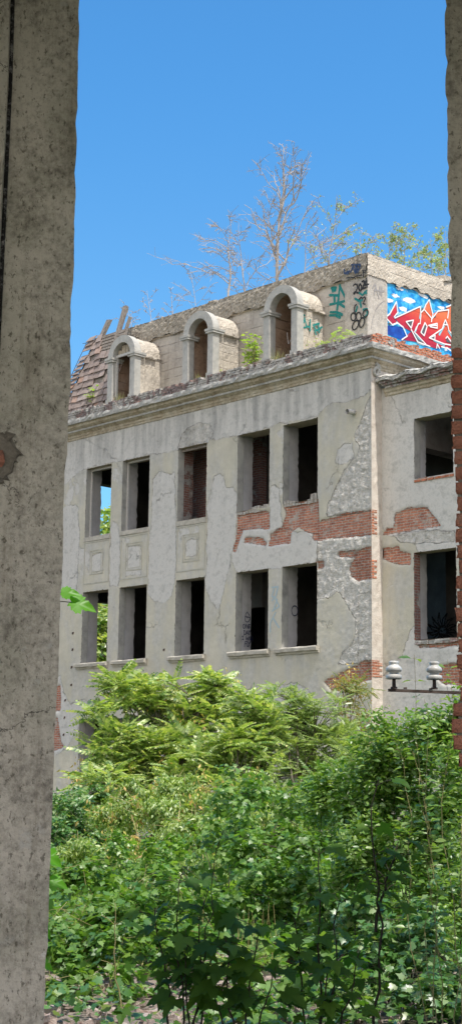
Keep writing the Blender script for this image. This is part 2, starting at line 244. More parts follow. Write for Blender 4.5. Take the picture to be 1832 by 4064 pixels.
          'tag_teal': ('front', 0.085,
                       [[(-2.751, 16.76), (-2.564, 16.734), (-2.586, 16.655), (-2.696, 16.647), (-2.718, 16.736)], [(-2.817, 16.558), (-2.454, 16.459)],
                        [(-2.629, 16.499), (-2.618, 16.263)], [(-2.804, 16.255), (-2.454, 16.227)],
                        [(-2.4, 16.771), (-2.432, 16.521), (-2.475, 16.232), (-2.508, 16.023)],
                        [(-2.4, 16.746), (-2.28, 16.519), (-2.15, 16.308), (-2.171, 16.23), (-2.454, 16.219)], [(-2.432, 16.205), (-2.236, 16.063), (-1.934, 15.865)],
                        [(-1.934, 16.408), (-2.02, 16.328), (-2.02, 16.13), (-1.977, 15.957)], [(-2.782, 16.0), (-2.54, 15.948), (-2.301, 15.813)],
                        [(-2.803, 15.905), (-2.562, 15.853), (-2.387, 15.741)]]),
          'writing': ('jambD', 0.024,
                      [[(0.547, 6.893), (0.641, 6.794), (0.665, 6.688), (0.618, 6.604), (0.545, 6.577), (0.464, 6.605), (0.444, 6.697), (0.479, 6.82), (0.547, 6.893)],
                       [(0.451, 6.738), (0.494, 6.755), (0.525, 6.704), (0.561, 6.755), (0.598, 6.718), (0.664, 6.728)],
                       [(0.448, 6.439), (0.446, 6.416), (0.438, 6.397), (0.425, 6.381), (0.41, 6.373), (0.393, 6.371), (0.378, 6.378), (0.365, 6.391), (0.356, 6.41),
                        (0.353, 6.431), (0.356, 6.453), (0.364, 6.473), (0.376, 6.488), (0.391, 6.497), (0.408, 6.498), (0.423, 6.492), (0.436, 6.479), (0.445, 6.46),
                        (0.448, 6.439)],
                       [(0.493, 6.381), (0.495, 6.509), (0.581, 6.382), (0.59, 6.508)], [(0.668, 6.512), (0.609, 6.502), (0.614, 6.395), (0.676, 6.416)],
                       [(0.613, 6.451), (0.665, 6.461)], [(0.399, 6.307), (0.409, 6.175)],
                       [(0.385, 6.303), (0.473, 6.294), (0.499, 6.243), (0.467, 6.198), (0.401, 6.169)], [(0.504, 6.174), (0.549, 6.318), (0.599, 6.189)],
                       [(0.521, 6.228), (0.591, 6.239)], [(0.604, 6.322), (0.642, 6.264), (0.681, 6.334)], [(0.642, 6.264), (0.628, 6.191)],
                       [(0.347, 6.13), (0.353, 6.024)], [(0.315, 6.122), (0.38, 6.135)], [(0.32, 6.017), (0.389, 6.03)],
                       [(0.483, 6.127), (0.506, 6.022), (0.549, 6.1), (0.58, 6.022), (0.607, 6.128)], [(0.637, 6.125), (0.638, 6.032)],
                       [(0.677, 6.141), (0.679, 6.037), (0.723, 6.046)], [(0.747, 6.154), (0.745, 6.053), (0.793, 6.053)], [(0.445, 5.965), (0.429, 5.817)],
                       [(0.445, 5.959), (0.529, 5.981)], [(0.439, 5.898), (0.508, 5.911)], [(0.547, 5.972), (0.542, 5.83), (0.59, 5.842)],
                       [(0.588, 5.975), (0.629, 5.911), (0.68, 5.989)], [(0.629, 5.911), (0.612, 5.83)]]),
          'year_black': ('pil', 0.052,
                         [[(-1.781, 16.616), (-1.717, 16.642), (-1.632, 16.606), (-1.628, 16.49), (-1.696, 16.375), (-1.756, 16.339), (-1.771, 16.375), (-1.717, 16.393),
                           (-1.585, 16.333)],
                          [(-1.452, 16.474), (-1.455, 16.44), (-1.465, 16.411), (-1.48, 16.392), (-1.499, 16.384), (-1.519, 16.388), (-1.537, 16.405), (-1.553, 16.431),
                           (-1.563, 16.465), (-1.566, 16.501), (-1.563, 16.535), (-1.553, 16.564), (-1.537, 16.584), (-1.519, 16.591), (-1.499, 16.587), (-1.48, 16.57),
                           (-1.465, 16.544), (-1.455, 16.51), (-1.452, 16.474)],
                          [(-1.43, 16.649), (-1.367, 16.667), (-1.335, 16.603), (-1.388, 16.452), (-1.43, 16.421), (-1.272, 16.428)],
                          [(-1.297, 16.627), (-1.304, 16.506), (-1.156, 16.504)], [(-1.255, 16.712), (-1.23, 16.562), (-1.218, 16.429)]])}}
import bpy, math, random
import numpy as np
from mathutils import Vector, Matrix
random.seed(7); rng = np.random.default_rng(11)
scene = bpy.context.scene
COL = scene.collection
FH = np.array(DATA['FH']); RR = np.array(DATA['RR'])          # view heading of the ruin, and its right
CAM = np.array([28.95184, -32.21221, 1.7])

# ------------------------------------------------------------------ objects
def tag(o, label=None, cat=None, group=None, kind=None):
    if label: o['label'] = label
    if cat: o['category'] = cat
    if group: o['group'] = group
    if kind: o['kind'] = kind
    return o
def thing(name, label, cat, loc=(0, 0, 0), group=None):
    o = bpy.data.objects.new(name, None); COL.objects.link(o); o.location = loc
    o.empty_display_size = .3
    return tag(o, label, cat, group)
def root_loc(p):
    while p.parent: p = p.parent
    return np.array(p.location)
class MB:
    """collects geometry in world metres, links it as one mesh object"""
    def __init__(s): s.v = []; s.f = []; s.n = 0
    def add(s, v, f):
        v = np.asarray(v, float).reshape(-1, 3); o = s.n
        s.v.append(v); s.n += len(v)
        s.f.extend([[i + o for i in q] for q in f]); return s
    def box(s, a, b, jit=0):
        x0, y0, z0 = a; x1, y1, z1 = b
        v = np.array([(x0,y0,z0),(x1,y0,z0),(x1,y1,z0),(x0,y1,z0),(x0,y0,z1),(x1,y0,z1),(x1,y1,z1),(x0,y1,z1)], float)
        if jit: v += rng.normal(0, jit, v.shape)
        return s.add(v, [(0,3,2,1),(4,5,6,7),(0,1,5,4),(1,2,6,5),(2,3,7,6),(3,0,4,7)])
    def obox(s, c, u, v, w, jit=0):
        c, u, v, w = map(np.asarray, (c, u, v, w))
        p = [c+a*u+b*v+d*w for d in (-1,1) for b in (-1,1) for a in (-1,1)]
        p = np.array(p, float)
        if jit: p += rng.normal(0, jit, p.shape)
        return s.add(p, [(0,2,3,1),(4,5,7,6),(0,1,5,4),(1,3,7,5),(3,2,6,7),(2,0,4,6)])
    def quad(s, a, b, c, d): return s.add([a, b, c, d], [(0,1,2,3)])
    def tube(s, pts, rad, n=6, cap=True):
        pts = np.asarray(pts, float); m = len(pts)
        rad = np.broadcast_to(np.asarray(rad, float), (m,))
        t = np.gradient(pts, axis=0); t /= np.linalg.norm(t, axis=1, keepdims=True) + 1e-9
        up = np.array([0,0,1.]) if abs(t[0][2]) < .9 else np.array([1.,0,0])
        a = np.linspace(0, 2*math.pi, n, endpoint=False); V = []
        u = np.cross(t[0], up); u /= np.linalg.norm(u)
        for i in range(m):
            u = u - t[i]*(u@t[i]); u /= np.linalg.norm(u)+1e-9
            w = np.cross(t[i], u)
            V.append(pts[i] + rad[i]*(np.cos(a)[:,None]*u + np.sin(a)[:,None]*w))
        f = [(i*n+j, i*n+(j+1)%n, (i+1)*n+(j+1)%n, (i+1)*n+j) for i in range(m-1) for j in range(n)]
        if cap: f += [tuple(range(n))[::-1], tuple((m-1)*n+j for j in range(n))]
        return s.add(np.concatenate(V), f)
    def grid(s, P):
        P = np.asarray(P, float); a, b = P.shape[:2]
        return s.add(P.reshape(-1,3), [(i*b+j, (i+1)*b+j, (i+1)*b+j+1, i*b+j+1) for i in range(a-1) for j in range(b-1)])
    def build(s, name, mat, parent=None, smooth=False):
        V = np.concatenate(s.v) if s.v else np.zeros((0,3))
        if parent is not None: V = V - root_loc(parent)
        me = bpy.data.meshes.new(name); me.from_pydata(V.tolist(), [], s.f); me.update()
        if smooth: me.polygons.foreach_set('use_smooth', [True]*len(me.polygons))
        me.materials.append(mat)
        o = bpy.data.objects.new(name, me); COL.objects.link(o)
        if parent is not None: o.parent = parent
        return o
def big_mesh(name, V, counts, idx, mat, parent=None):
    """fast path for foliage: V (n,3), face vertex counts, flat indices"""
    if parent is not None: V = V - root_loc(parent)
    me = bpy.data.meshes.new(name)
    me.vertices.add(len(V)); me.vertices.foreach_set('co', V.astype(np.float32).ravel())
    me.loops.add(len(idx)); me.loops.foreach_set('vertex_index', idx.astype(np.int32))
    st = np.concatenate([[0], np.cumsum(counts)[:-1]])
    me.polygons.add(len(counts)); me.polygons.foreach_set('loop_start', st.astype(np.int32))
    me.polygons.foreach_set('loop_total', counts.astype(np.int32))
    me.update(calc_edges=True); me.validate()
    me.materials.append(mat)
    o = bpy.data.objects.new(name, me); COL.objects.link(o)
    if parent is not None: o.parent = parent
    return o

# ------------------------------------------------------------------ material helpers
class NT:
    def __init__(s, name):
        s.m = bpy.data.materials.new(name); s.m.use_nodes = True
        s.t = s.m.node_tree; s.t.nodes.clear()
        s.out = s.t.nodes.new('ShaderNodeOutputMaterial')
        s._pos = None
    def new(s, typ): return s.t.nodes.new(typ)
    def lk(s, a, b): s.t.links.new(a, b)
    def put(s, sock, val):
        if isinstance(val, bpy.types.NodeSocket): s.lk(val, sock)
        elif isinstance(val, (tuple, list)):
            sock.default_value = tuple(val) if len(val) != 3 or sock.type != 'RGBA' else (*val, 1)
        else: sock.default_value = val
    def pos(s):
        if s._pos is None: s._pos = s.new('ShaderNodeNewGeometry').outputs['Position']
        return s._pos
    def sep(s, v):
        n = s.new('ShaderNodeSeparateXYZ'); s.lk(v, n.inputs[0]); return n.outputs
    def comb(s, x, y, z):
        n = s.new('ShaderNodeCombineXYZ')
        for i, q in enumerate((x, y, z)): s.put(n.inputs[i], q)
        return n.outputs[0]
    def scale(s, v, xyz):
        n = s.new('ShaderNodeVectorMath'); n.operation = 'MULTIPLY'; s.lk(v, n.inputs[0]); n.inputs[1].default_value = xyz
        return n.outputs[0]
    def noise(s, sc, det=4, rough=.55, vec=None, dist=0, col=False):
        n = s.new('ShaderNodeTexNoise'); s.lk(vec or s.pos(), n.inputs['Vector'])
        n.inputs['Scale'].default_value = sc; n.inputs['Detail'].default_value = det
        n.inputs['Roughness'].default_value = rough; n.inputs['Distortion'].default_value = dist
        return n.outputs['Color' if col else 'Fac']
    def vor(s, sc, feat='F1', vec=None, out='Distance'):
        n = s.new('ShaderNodeTexVoronoi'); n.feature = feat; s.lk(vec or s.pos(), n.inputs['Vector']); n.inputs['Scale'].default_value = sc
        return n.outputs[out]
    def attr(s, name, out='Fac'):
        n = s.new('ShaderNodeAttribute'); n.attribute_name = name; return n.outputs[out]
    def math(s, op, a, b=0., c=None, clamp=False):
        n = s.new('ShaderNodeMath'); n.operation = op; n.use_clamp = clamp
        s.put(n.inputs[0], a); s.put(n.inputs[1], b)
        if c is not None: s.put(n.inputs[2], c)
        return n.outputs[0]
    def step(s, v, a, b, lo=0., hi=1.):
        n = s.new('ShaderNodeMapRange'); n.interpolation_type = 'SMOOTHSTEP'
        s.put(n.inputs[0], v)
        for i, q in enumerate((a, b, lo, hi)): s.put(n.inputs[i+1], q)
        return n.outputs[0]
    def ramp(s, fac, stops):
        n = s.new('ShaderNodeValToRGB'); s.put(n.inputs[0], fac); e = n.color_ramp.elements
        while len(e) < len(stops): e.new(.5)
        for q, (p, c) in zip(e, stops): q.position = p; q.color = (*c, 1)
        return n.outputs[0]
    def mix(s, fac, a, b, mode='MIX'):
        n = s.new('ShaderNodeMix'); n.data_type = 'RGBA'; n.blend_type = mode
        s.put(n.inputs[0], fac); s.put(n.inputs[6], a); s.put(n.inputs[7], b); return n.outputs[2]
    def bump(s, h, dist=.02, strength=1., nrm=None):
        n = s.new('ShaderNodeBump'); s.lk(h, n.inputs['Height']); n.inputs['Distance'].default_value = dist
        n.inputs['Strength'].default_value = strength
        if nrm is not None: s.lk(nrm, n.inputs['Normal'])
        return n.outputs[0]
    def bsdf(s, col, rough=.9, nrm=None, spec=.3, metal=0.):
        n = s.new('ShaderNodeBsdfPrincipled'); s.put(n.inputs['Base Color'], col); s.put(n.inputs['Roughness'], rough)
        n.inputs['Specular IOR Level'].default_value = spec; n.inputs['Metallic'].default_value = metal
        if nrm is not None: s.lk(nrm, n.inputs['Normal'])
        return n.outputs[0]
    def done(s, sh): s.lk(sh, s.out.inputs[0]); return s.m
    def brick(s, w=.25, h=.077, mort=.011, wob=.012, c1=(.40,.125,.07), c2=(.30,.085,.055), cm=(.42,.37,.31)):
        """brick courses on any upright wall: u runs along x+y, v along z -> colour, height"""
        p = s.sep(s.pos()); u = s.math('ADD', p[0], p[1])
        nz = s.noise(7, 3); q = s.math('MULTIPLY', s.math('SUBTRACT', nz, .5), wob*3)
        v = s.comb(s.math('ADD', u, q), s.math('ADD', p[2], q), 0.)
        n = s.new('ShaderNodeTexBrick'); s.lk(v, n.inputs['Vector'])
        n.inputs['Scale'].default_value = 1; n.inputs['Brick Width'].default_value = w; n.inputs['Row Height'].default_value = h
        n.inputs['Mortar Size'].default_value = mort; n.inputs['Mortar Smooth'].default_value = .3; n.inputs['Bias'].default_value = 0
        n.inputs['Color1'].default_value = (*c1, 1); n.inputs['Color2'].default_value = (*c2, 1); n.inputs['Mortar'].default_value = (*cm, 1)
        c = s.mix(.75, n.outputs['Color'], s.ramp(s.noise(18, 5, .7), [(.3,(.45,.42,.42)),(.55,(1,1,1)),(.75,(1.35,1.3,1.25))]), 'MULTIPLY')
        h_ = s.math('ADD', s.math('MULTIPLY', s.math('SUBTRACT', 1., n.outputs['Fac']), 1.), s.math('MULTIPLY', s.noise(40, 4, .7), .5))
        return c, h_

def plain(name, cols, sc=6, rough=.85, bump=.01, bsc=30, spec=.3, metal=0.):
    n = NT(name); f = n.noise(sc, 6, .65)
    st = [(.25 + .5*i/max(1, len(cols)-1), c) for i, c in enumerate(cols)]
    col = n.ramp(f, st)
    return n.done(n.bsdf(col, rough, n.bump(n.noise(bsc, 5, .7), bump) if bump else None, spec, metal))

# ---- facade: plaster skins peeled to grey scratch coat, rough mortar and brick
def facade_mat(name='peeling_plaster', tone=1.14):
    n = NT(name); p = n.pos(); xyz = n.sep(p)
    edge = n.math('ADD', n.math('MULTIPLY', n.math('SUBTRACT', n.noise(2.2, 6, .62), .5), .55), n.math('MULTIPLY', n.math('SUBTRACT', n.noise(11, 5, .7), .5), .26))
    def msk(a, amp=1., w=.012):
        d = n.math('ADD', n.attr(a), n.math('MULTIPLY', edge, amp)); return d, n.step(d, -w, w)
    dg, mg = msk('grey', .6, .02); dr, mr = msk('rough', .45); db, mb = msk('brick', .42, .008)
    # finish coat
    big = n.noise(.55, 4, .6); mid = n.noise(3.5, 6, .65); fine = n.noise(38, 4, .7)
    base = n.ramp(n.math('ADD', n.math('MULTIPLY', big, .6), n.math('MULTIPLY', mid, .4)), [(.3,(.39*tone,.37*tone,.305*tone)),(.5,(.47*tone,.445*tone,.365*tone)),(.7,(.56*tone,.525*tone,.44*tone))])
    base = n.mix(.5, base, n.ramp(fine, [(.25,(.72,.72,.72)),(.6,(1.08,1.08,1.08))]), 'MULTIPLY')
    wash = n.noise(1., 6, .62, vec=n.scale(p, (1.6, 1.6, .7)))
    base = n.mix(n.step(wash, .42, .62, 0., .75), base, n.ramp(n.noise(6, 6, .7), [(.3,(.36,.355,.33)),(.5,(.48,.47,.44)),(.7,(.58,.565,.53))]))
    # random islands where the finish coat went missing too
    loose = n.math('ADD', n.noise(.8, 6, .6), n.math('MULTIPLY', edge, .15))
    ml = n.math('MULTIPLY', n.step(loose, .60, .615), n.attr('loose'))
    mg = n.math('MAXIMUM', mg, ml)
    grey = n.ramp(n.math('ADD', n.math('MULTIPLY', mid, .6), n.math('MULTIPLY', n.noise(11, 6, .75), .4)), [(.3,(.36,.355,.335)),(.42,(.48,.47,.44)),(.51,(.60,.58,.545)),(.58,(.53,.52,.49)),(.72,(.40,.395,.375))])
    rgh = n.ramp(n.noise(9, 8, .8), [(.32,(.34,.32,.285)),(.44,(.54,.52,.475)),(.56,(.68,.655,.61)),(.7,(.78,.75,.70))])  # mortar tone, with pale flecks painting in the raking sun
    bc, bh = n.brick(c1=(.56,.255,.165), c2=(.43,.175,.12), cm=(.56,.50,.44))
    bc = n.mix(n.step(n.noise(2.6, 8, .75), .53, .62, 0., .8), bc, n.ramp(n.noise(13, 5, .7), [(.3,(.36,.335,.30)),(.7,(.60,.57,.52))]))
    bc = n.mix(.55, bc, n.ramp(n.noise(5, 4, .6), [(.3,(.55,.52,.52)),(.65,(1.2,1.15,1.1))]), 'MULTIPLY')
    col = n.mix(mg, base, grey); col = n.mix(mr, col, rgh); col = n.mix(mb, col, bc)
    # water stains running down from cornice, sills
    st = n.noise(1., 6, .65, vec=n.scale(p, (2.6, 2.6, .28)))
    stain = n.math('MULTIPLY', n.attr('stain'), n.step(st, .36, .72))
    col = n.mix(stain, col, n.mix(1., col, (.55,.56,.57), 'MULTIPLY'))
    dk = n.math('MULTIPLY', n.step(n.noise(1., 5, .7, vec=n.scale(p, (6, 6, .5))), .58, .75), .3)
    col = n.mix(dk, col, n.mix(1., col, (.55,.53,.48), 'MULTIPLY'))
    # crease shade painted along the broken edges of the skins
    def rim(d, w): return n.math('MULTIPLY', n.step(n.math('ABSOLUTE', d), 0., w, 1., 0.), .6)
    rim_shades = n.math('MAXIMUM', n.math('MAXIMUM', rim(dg, .03), rim(dr, .035)), rim(db, .03))
    rim_shades = n.math('MULTIPLY', rim_shades, n.step(n.noise(5, 3), .4, .6))
    col = n.mix(rim_shades, col, n.mix(1., col, (.35,.33,.32), 'MULTIPLY'))
    # cracks
    w = n.new('ShaderNodeVectorMath'); w.operation = 'ADD'; n.lk(p, w.inputs[0]); n.lk(n.scale(n.noise(2.5, 5, .7, col=True), (.9,.9,.9)), w.inputs[1])
    ck = n.math('MULTIPLY', n.step(n.vor(.42, 'DISTANCE_TO_EDGE', w.outputs[0]), 0., .012, 1., 0.), n.step(n.noise(.7, 2), .55, .65))
    col = n.mix(n.math('MULTIPLY', ck, .42), col, n.mix(1., col, (.25,.24,.22), 'MULTIPLY'))
    # relief
    h = n.math('MULTIPLY', n.math('SUBTRACT', 1., mg), .35)
    h = n.math('ADD', h, n.math('MULTIPLY', mid, .12))
    h = n.math('ADD', h, n.math('MULTIPLY', n.math('SUBTRACT', 1., mr), .5))
    h = n.math('ADD', h, n.math('MULTIPLY', mr, n.math('ADD', n.math('MULTIPLY', n.noise(15, 6, .75), 1.5), n.math('MULTIPLY', n.noise(5, 4, .6), 1.2))))
    h = n.math('ADD', h, n.math('MULTIPLY', fine, .10))
    h = n.math('ADD', h, n.math('MULTIPLY', mb, n.math('MULTIPLY', bh, .6)))
    h = n.math('SUBTRACT', h, n.math('MULTIPLY', ck, .3))
    nr = n.bump(h, .05, .9)
    return n.done(n.bsdf(col, .92, nr, .2))

# ---- board-marked concrete
def concrete_mat(name, cols, board=.28, rough_amt=0., dirt=.5):
    n = NT(name); p = n.pos(); s = n.sep(p)
    f = n.math('ADD', n.math('MULTIPLY', n.noise(1.6, 6, .65), .6), n.math('MULTIPLY', n.noise(14, 5, .7), .4))
    col = n.ramp(f, [(.32, cols[0]), (.5, cols[1]), (.68, cols[2])])
    h = n.math('MULTIPLY', n.noise(22, 6, .75), .25)
    if board:
        zz = n.math('ADD', s[2], n.math('MULTIPLY', n.math('SUBTRACT', n.noise(1.2, 4), .5), .05))
        fr = n.math('FRACT', n.math('DIVIDE', zz, board))
        ln = n.math('MULTIPLY', n.step(n.math('ABSOLUTE', n.math('SUBTRACT', fr, .5)), .44, .5), n.step(n.noise(1.7, 3), .38, .6))
        col = n.mix(n.math('MULTIPLY', ln, .5), col, n.mix(1., col, (.35,.31,.27), 'MULTIPLY'))
        h = n.math('SUBTRACT', h, n.math('MULTIPLY', ln, .5))
        tone = n.noise(1., 3, .5, vec=n.comb(n.math('MULTIPLY', s[0], .5), n.math('MULTIPLY', s[1], .5), n.math('FLOOR', n.math('DIVIDE', zz, board))))
        col = n.mix(.4, col, n.ramp(tone, [(.3,(.75,.75,.77)),(.7,(1.12,1.1,1.06))]), 'MULTIPLY')
    if rough_amt:
        r = n.noise(8, 8, .78); col = n.mix(rough_amt, col, n.ramp(r, [(.32,(.35,.33,.32)),(.5,(.9,.9,.9)),(.68,(1.35,1.33,1.3))]), 'MULTIPLY')
        h = n.math('ADD', h, n.math('MULTIPLY', r, 2.2*rough_amt))
    if dirt:
        st = n.noise(1., 6, .7, vec=n.scale(p, (3.2, 3.2, .4)))
        col = n.mix(n.step(st, .5, .75, 0., dirt), col, n.mix(1., col, (.42,.40,.39), 'MULTIPLY'))
    return n.done(n.bsdf(col, .93, n.bump(h, .04, .9), .2))

def brick_mat(name, dark=0., plaster=0., **k):
    n = NT(name); c, h = n.brick(**k)
    if dark: c = n.mix(n.step(n.noise(2.5, 6, .7), .42, .66, 0., dark), c, (.13,.125,.13))
    if plaster:
        m = n.step(n.noise(1.5, 7, .65), .62-.25*plaster, .66-.25*plaster)
        c = n.mix(m, c, n.ramp(n.noise(9, 5, .7), [(.3,(.26,.25,.235)),(.7,(.48,.46,.43))])); h = n.math('ADD', h, m)
    return n.done(n.bsdf(c, .93, n.bump(h, .015, 1.), .2))

LEAF = 2.15; GLINT = .5
def leaf_mat(name, cols, trans=.35, rough=.42, spec=.5, tcol=None, pale=1.):
    """cols: 3-4 stops chosen per leaf"""
    n = NT(name); g = n.new('ShaderNodeNewGeometry'); r = g.outputs['Random Per Island']
    st = [(i/(len(cols)-1), tuple(min(.62, q*LEAF) for q in c)) for i, c in enumerate(cols)]
    r2 = n.math('FRACT', n.math('MULTIPLY', r, 37.7))
    col = n.ramp(r, st)
    col = n.mix(.6, col, n.ramp(n.noise(1.3, 3), [(.3,(.62,.66,.6)),(.7,(1.25,1.2,1.1))]), 'MULTIPLY')
    pl = n.step(r2, .70, .80); col = n.mix(n.math('MULTIPLY', pl, GLINT*pale), col, (.46,.54,.27))  # pale tint on some leaves paints in sun highlights
    a = n.bsdf(col, rough*.9, None, min(1., spec*1.9))
    t = n.new('ShaderNodeBsdfTranslucent'); n.put(t.inputs[0], n.mix(1., col, tcol or (1.6,1.6,.55), 'MULTIPLY'))
    m = n.new('ShaderNodeMixShader'); m.inputs[0].default_value = trans; n.lk(a, m.inputs[1]); n.lk(t.outputs[0], m.inputs[2])
    return n.done(m.outputs[0])

M = {}
M['facade'] = facade_mat()
M['side'] = plain('pale_side_plaster', [(.36,.31,.26),(.56,.50,.44),(.64,.59,.53),(.60,.50,.43)], 3.2, .9, .02, 22)
M['attic'] = concrete_mat('attic_concrete', [(.35,.325,.29),(.48,.445,.395),(.58,.545,.485)], .3, .25, .55)
M['attic_pale'] = concrete_mat('attic_pilaster', [(.38,.35,.31),(.52,.475,.42),(.62,.57,.50)], 0, .45, .4)
M['band'] = concrete_mat('crumbled_concrete', [(.30,.265,.22),(.44,.395,.33),(.58,.53,.45)], 0, .95, .5)
M['dormer'] = concrete_mat('dormer_vault_concrete', [(.40,.36,.31),(.56,.51,.44),(.66,.61,.535)], .27, .55, .25)
M['arch'] = plain('arch_render', [(.30,.30,.285),(.42,.415,.39),(.50,.49,.455)], 5, .9, .012, 30)
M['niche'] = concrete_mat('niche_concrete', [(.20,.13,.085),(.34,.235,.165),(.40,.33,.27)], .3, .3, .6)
M['slab'] = concrete_mat('cornice_slab', [(.30,.30,.29),(.46,.455,.43),(.60,.58,.54)], 0, .55, .45)
M['ochre'] = concrete_mat('ochre_moulding', [(.28,.205,.13),(.48,.42,.32),(.60,.565,.48)], 0, .5, .7)
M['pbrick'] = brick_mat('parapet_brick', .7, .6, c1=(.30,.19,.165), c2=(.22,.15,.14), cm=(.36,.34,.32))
M['pbrick_sun'] = brick_mat('parapet_brick_sunlit', .3, .1, c1=(.58,.22,.12), c2=(.48,.17,.10), cm=(.60,.50,.42))  # redder, lighter copy with sunlight put into the brick colour
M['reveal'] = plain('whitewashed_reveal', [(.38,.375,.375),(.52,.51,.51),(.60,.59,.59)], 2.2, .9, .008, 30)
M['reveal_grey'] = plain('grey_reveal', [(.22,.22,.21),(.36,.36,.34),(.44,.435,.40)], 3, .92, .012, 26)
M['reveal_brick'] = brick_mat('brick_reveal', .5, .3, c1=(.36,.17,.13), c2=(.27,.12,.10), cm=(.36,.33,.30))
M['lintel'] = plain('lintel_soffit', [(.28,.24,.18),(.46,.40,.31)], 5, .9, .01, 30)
M['sill'] = plain('sill_stone', [(.30,.28,.24),(.46,.43,.37),(.56,.53,.46)], 6, .9, .015, 28)
M['inside'] = plain('darkened_interior', [(.07,.063,.055),(.16,.145,.13)], 1.5, .95, .01, 20)  # deep shade of the rooms is put into this dark colour
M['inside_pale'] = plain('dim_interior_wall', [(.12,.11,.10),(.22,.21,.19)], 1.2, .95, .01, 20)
M['wood'] = plain('weathered_wood', [(.13,.11,.095),(.26,.225,.195),(.36,.33,.30)], 12, .9, .02, 60)
M['whitewood'] = plain('flaking_white_frame', [(.40,.39,.37),(.62,.61,.59)], 20, .7, .008, 60)
M['pipe'] = plain('grey_plastic_pipe', [(.42,.42,.42),(.58,.58,.57)], 9, .55, .003, 40)
M['black'] = plain('hollow_shade', [(.012,.012,.012),(.02,.02,.02)], 5, .9, 0)
M['iron'] = plain('rusty_iron', [(.035,.024,.02),(.09,.06,.05),(.14,.115,.10)], 16, .7, .006, 60, .4)
M['porcelain'] = plain('weathered_porcelain', [(.30,.28,.25),(.52,.505,.47),(.62,.61,.575),(.66,.65,.62)], 9, .35, .003, 50, .5)
M['bark'] = plain('grey_bark', [(.10,.085,.07),(.20,.175,.15)], 15, .95, .01, 60)
M['deadwood'] = plain('bleached_twigs', [(.27,.24,.22),(.52,.48,.45)], 10, .9, .004, 50)
M['stem'] = plain('dark_stem', [(.035,.03,.022),(.08,.065,.045)], 14, .9, .004, 50)
M['palestem'] = plain('yellowish_stem', [(.28,.24,.10),(.42,.36,.17)], 14, .8, .003, 50)
_n = NT('old_roof_tile'); _g = _n.new('ShaderNodeNewGeometry')
_c = _n.ramp(_g.outputs['Random Per Island'], [(0,(.25,.20,.18)),(.35,(.29,.235,.21)),(.7,(.33,.27,.245)),(.92,(.37,.31,.285)),(1,(.40,.22,.14))])
_c = _n.mix(.7, _c, _n.ramp(_n.noise(9, 6, .7), [(.3,(.5,.48,.47)),(.6,(1.05,1.05,1.05))]), 'MULTIPLY')
M['tile'] = _n.done(_n.bsdf(_c, .85, _n.bump(_n.noise(40, 4, .7), .006), .25))
M['band_sun'] = concrete_mat('crumbled_sunlit_concrete', [(.46,.40,.33),(.58,.52,.44),(.66,.60,.52)], .3, .4, .25)  # lighter copy of the band concrete, sunlight put into its colour
M['facade_wing'] = M['facade']
def paint(name, c, rough=.75):
    n = NT(name); f = n.noise(30, 5, .8); return n.done(n.bsdf(n.ramp(f, [(.34, tuple(.5*q+.2 for q in c)), (.48, c)]), rough, None, .3))
M['p_black'] = paint('black_spray', (.018,.018,.02)); M['p_teal'] = paint('teal_spray', (.0,.20,.19)); M['p_blue'] = paint('navy_spray', (.025,.05,.12))
M['p_navy'] = paint('navy_brush', (.012,.018,.075)); M['p_grey'] = paint('grey_spray', (.30,.28,.27)); M['p_pale'] = paint('pale_blue_spray', (.36,.46,.50))
M['p_white'] = paint('white_spray', (.80,.80,.80)); M['p_cyan'] = paint('cyan_spray', (.25,.60,.72)); M['p_dark'] = paint('charcoal_spray', (.075,.085,.10))
M['p_soot'] = paint('soot_brush', (.006,.006,.006))

# foliage
G = {}
G['ail'] = leaf_mat('tree_of_heaven_leaf', [(.03,.068,.018),(.095,.15,.036),(.165,.225,.065),(.28,.32,.14)], .38, .4, .6)
G['loc'] = leaf_mat('locust_leaf', [(.05,.09,.025),(.115,.165,.05),(.19,.23,.10)], .42, .4, .6)
G['brn'] = leaf_mat('browning_leaf', [(.06,.11,.03),(.10,.13,.04),(.19,.13,.06)], .3, .5, .4)
G['vine'] = leaf_mat('vine_leaf', [(.04,.085,.016),(.09,.15,.028),(.145,.20,.045),(.22,.26,.085)], .42, .42, .5)
G['mid'] = leaf_mat('yard_leaf', [(.03,.08,.014),(.06,.125,.02),(.10,.165,.032)], .4, .45, .4, pale=.35)
G['deep'] = leaf_mat('shade_leaf', [(.025,.07,.018),(.04,.10,.025),(.065,.13,.032)], .32, .42, .45)
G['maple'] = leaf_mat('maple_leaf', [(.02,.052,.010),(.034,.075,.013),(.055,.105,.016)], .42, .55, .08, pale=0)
G['maple_lit'] = leaf_mat('sunlit_maple_leaf', [(.05,.16,.008),(.08,.20,.012)], .5, .45, .2, pale=0)  # brighter copy of the maple leaf, sunlight put into its colour
G['apple'] = leaf_mat('fruit_leaf', [(.035,.085,.016),(.075,.14,.022),(.13,.19,.045)], .4, .42, .45, pale=.5)
G['roofleaf'] = leaf_mat('dusty_roof_leaf', [(.10,.15,.065),(.17,.21,.11),(.24,.27,.16)], .35, .5, .4)
G['lime'] = leaf_mat('ledge_leaf', [(.09,.17,.03),(.15,.23,.045),(.22,.28,.08)], .42, .45, .4)
G['dry'] = leaf_mat('withered_leaf', [(.22,.15,.05),(.30,.20,.08),(.26,.24,.07),(.16,.09,.05)], .3, .6, .2, pale=0)
G['grass'] = leaf_mat('dry_grass_blade', [(.18,.19,.07),(.30,.26,.13)], .3, .6, .3)
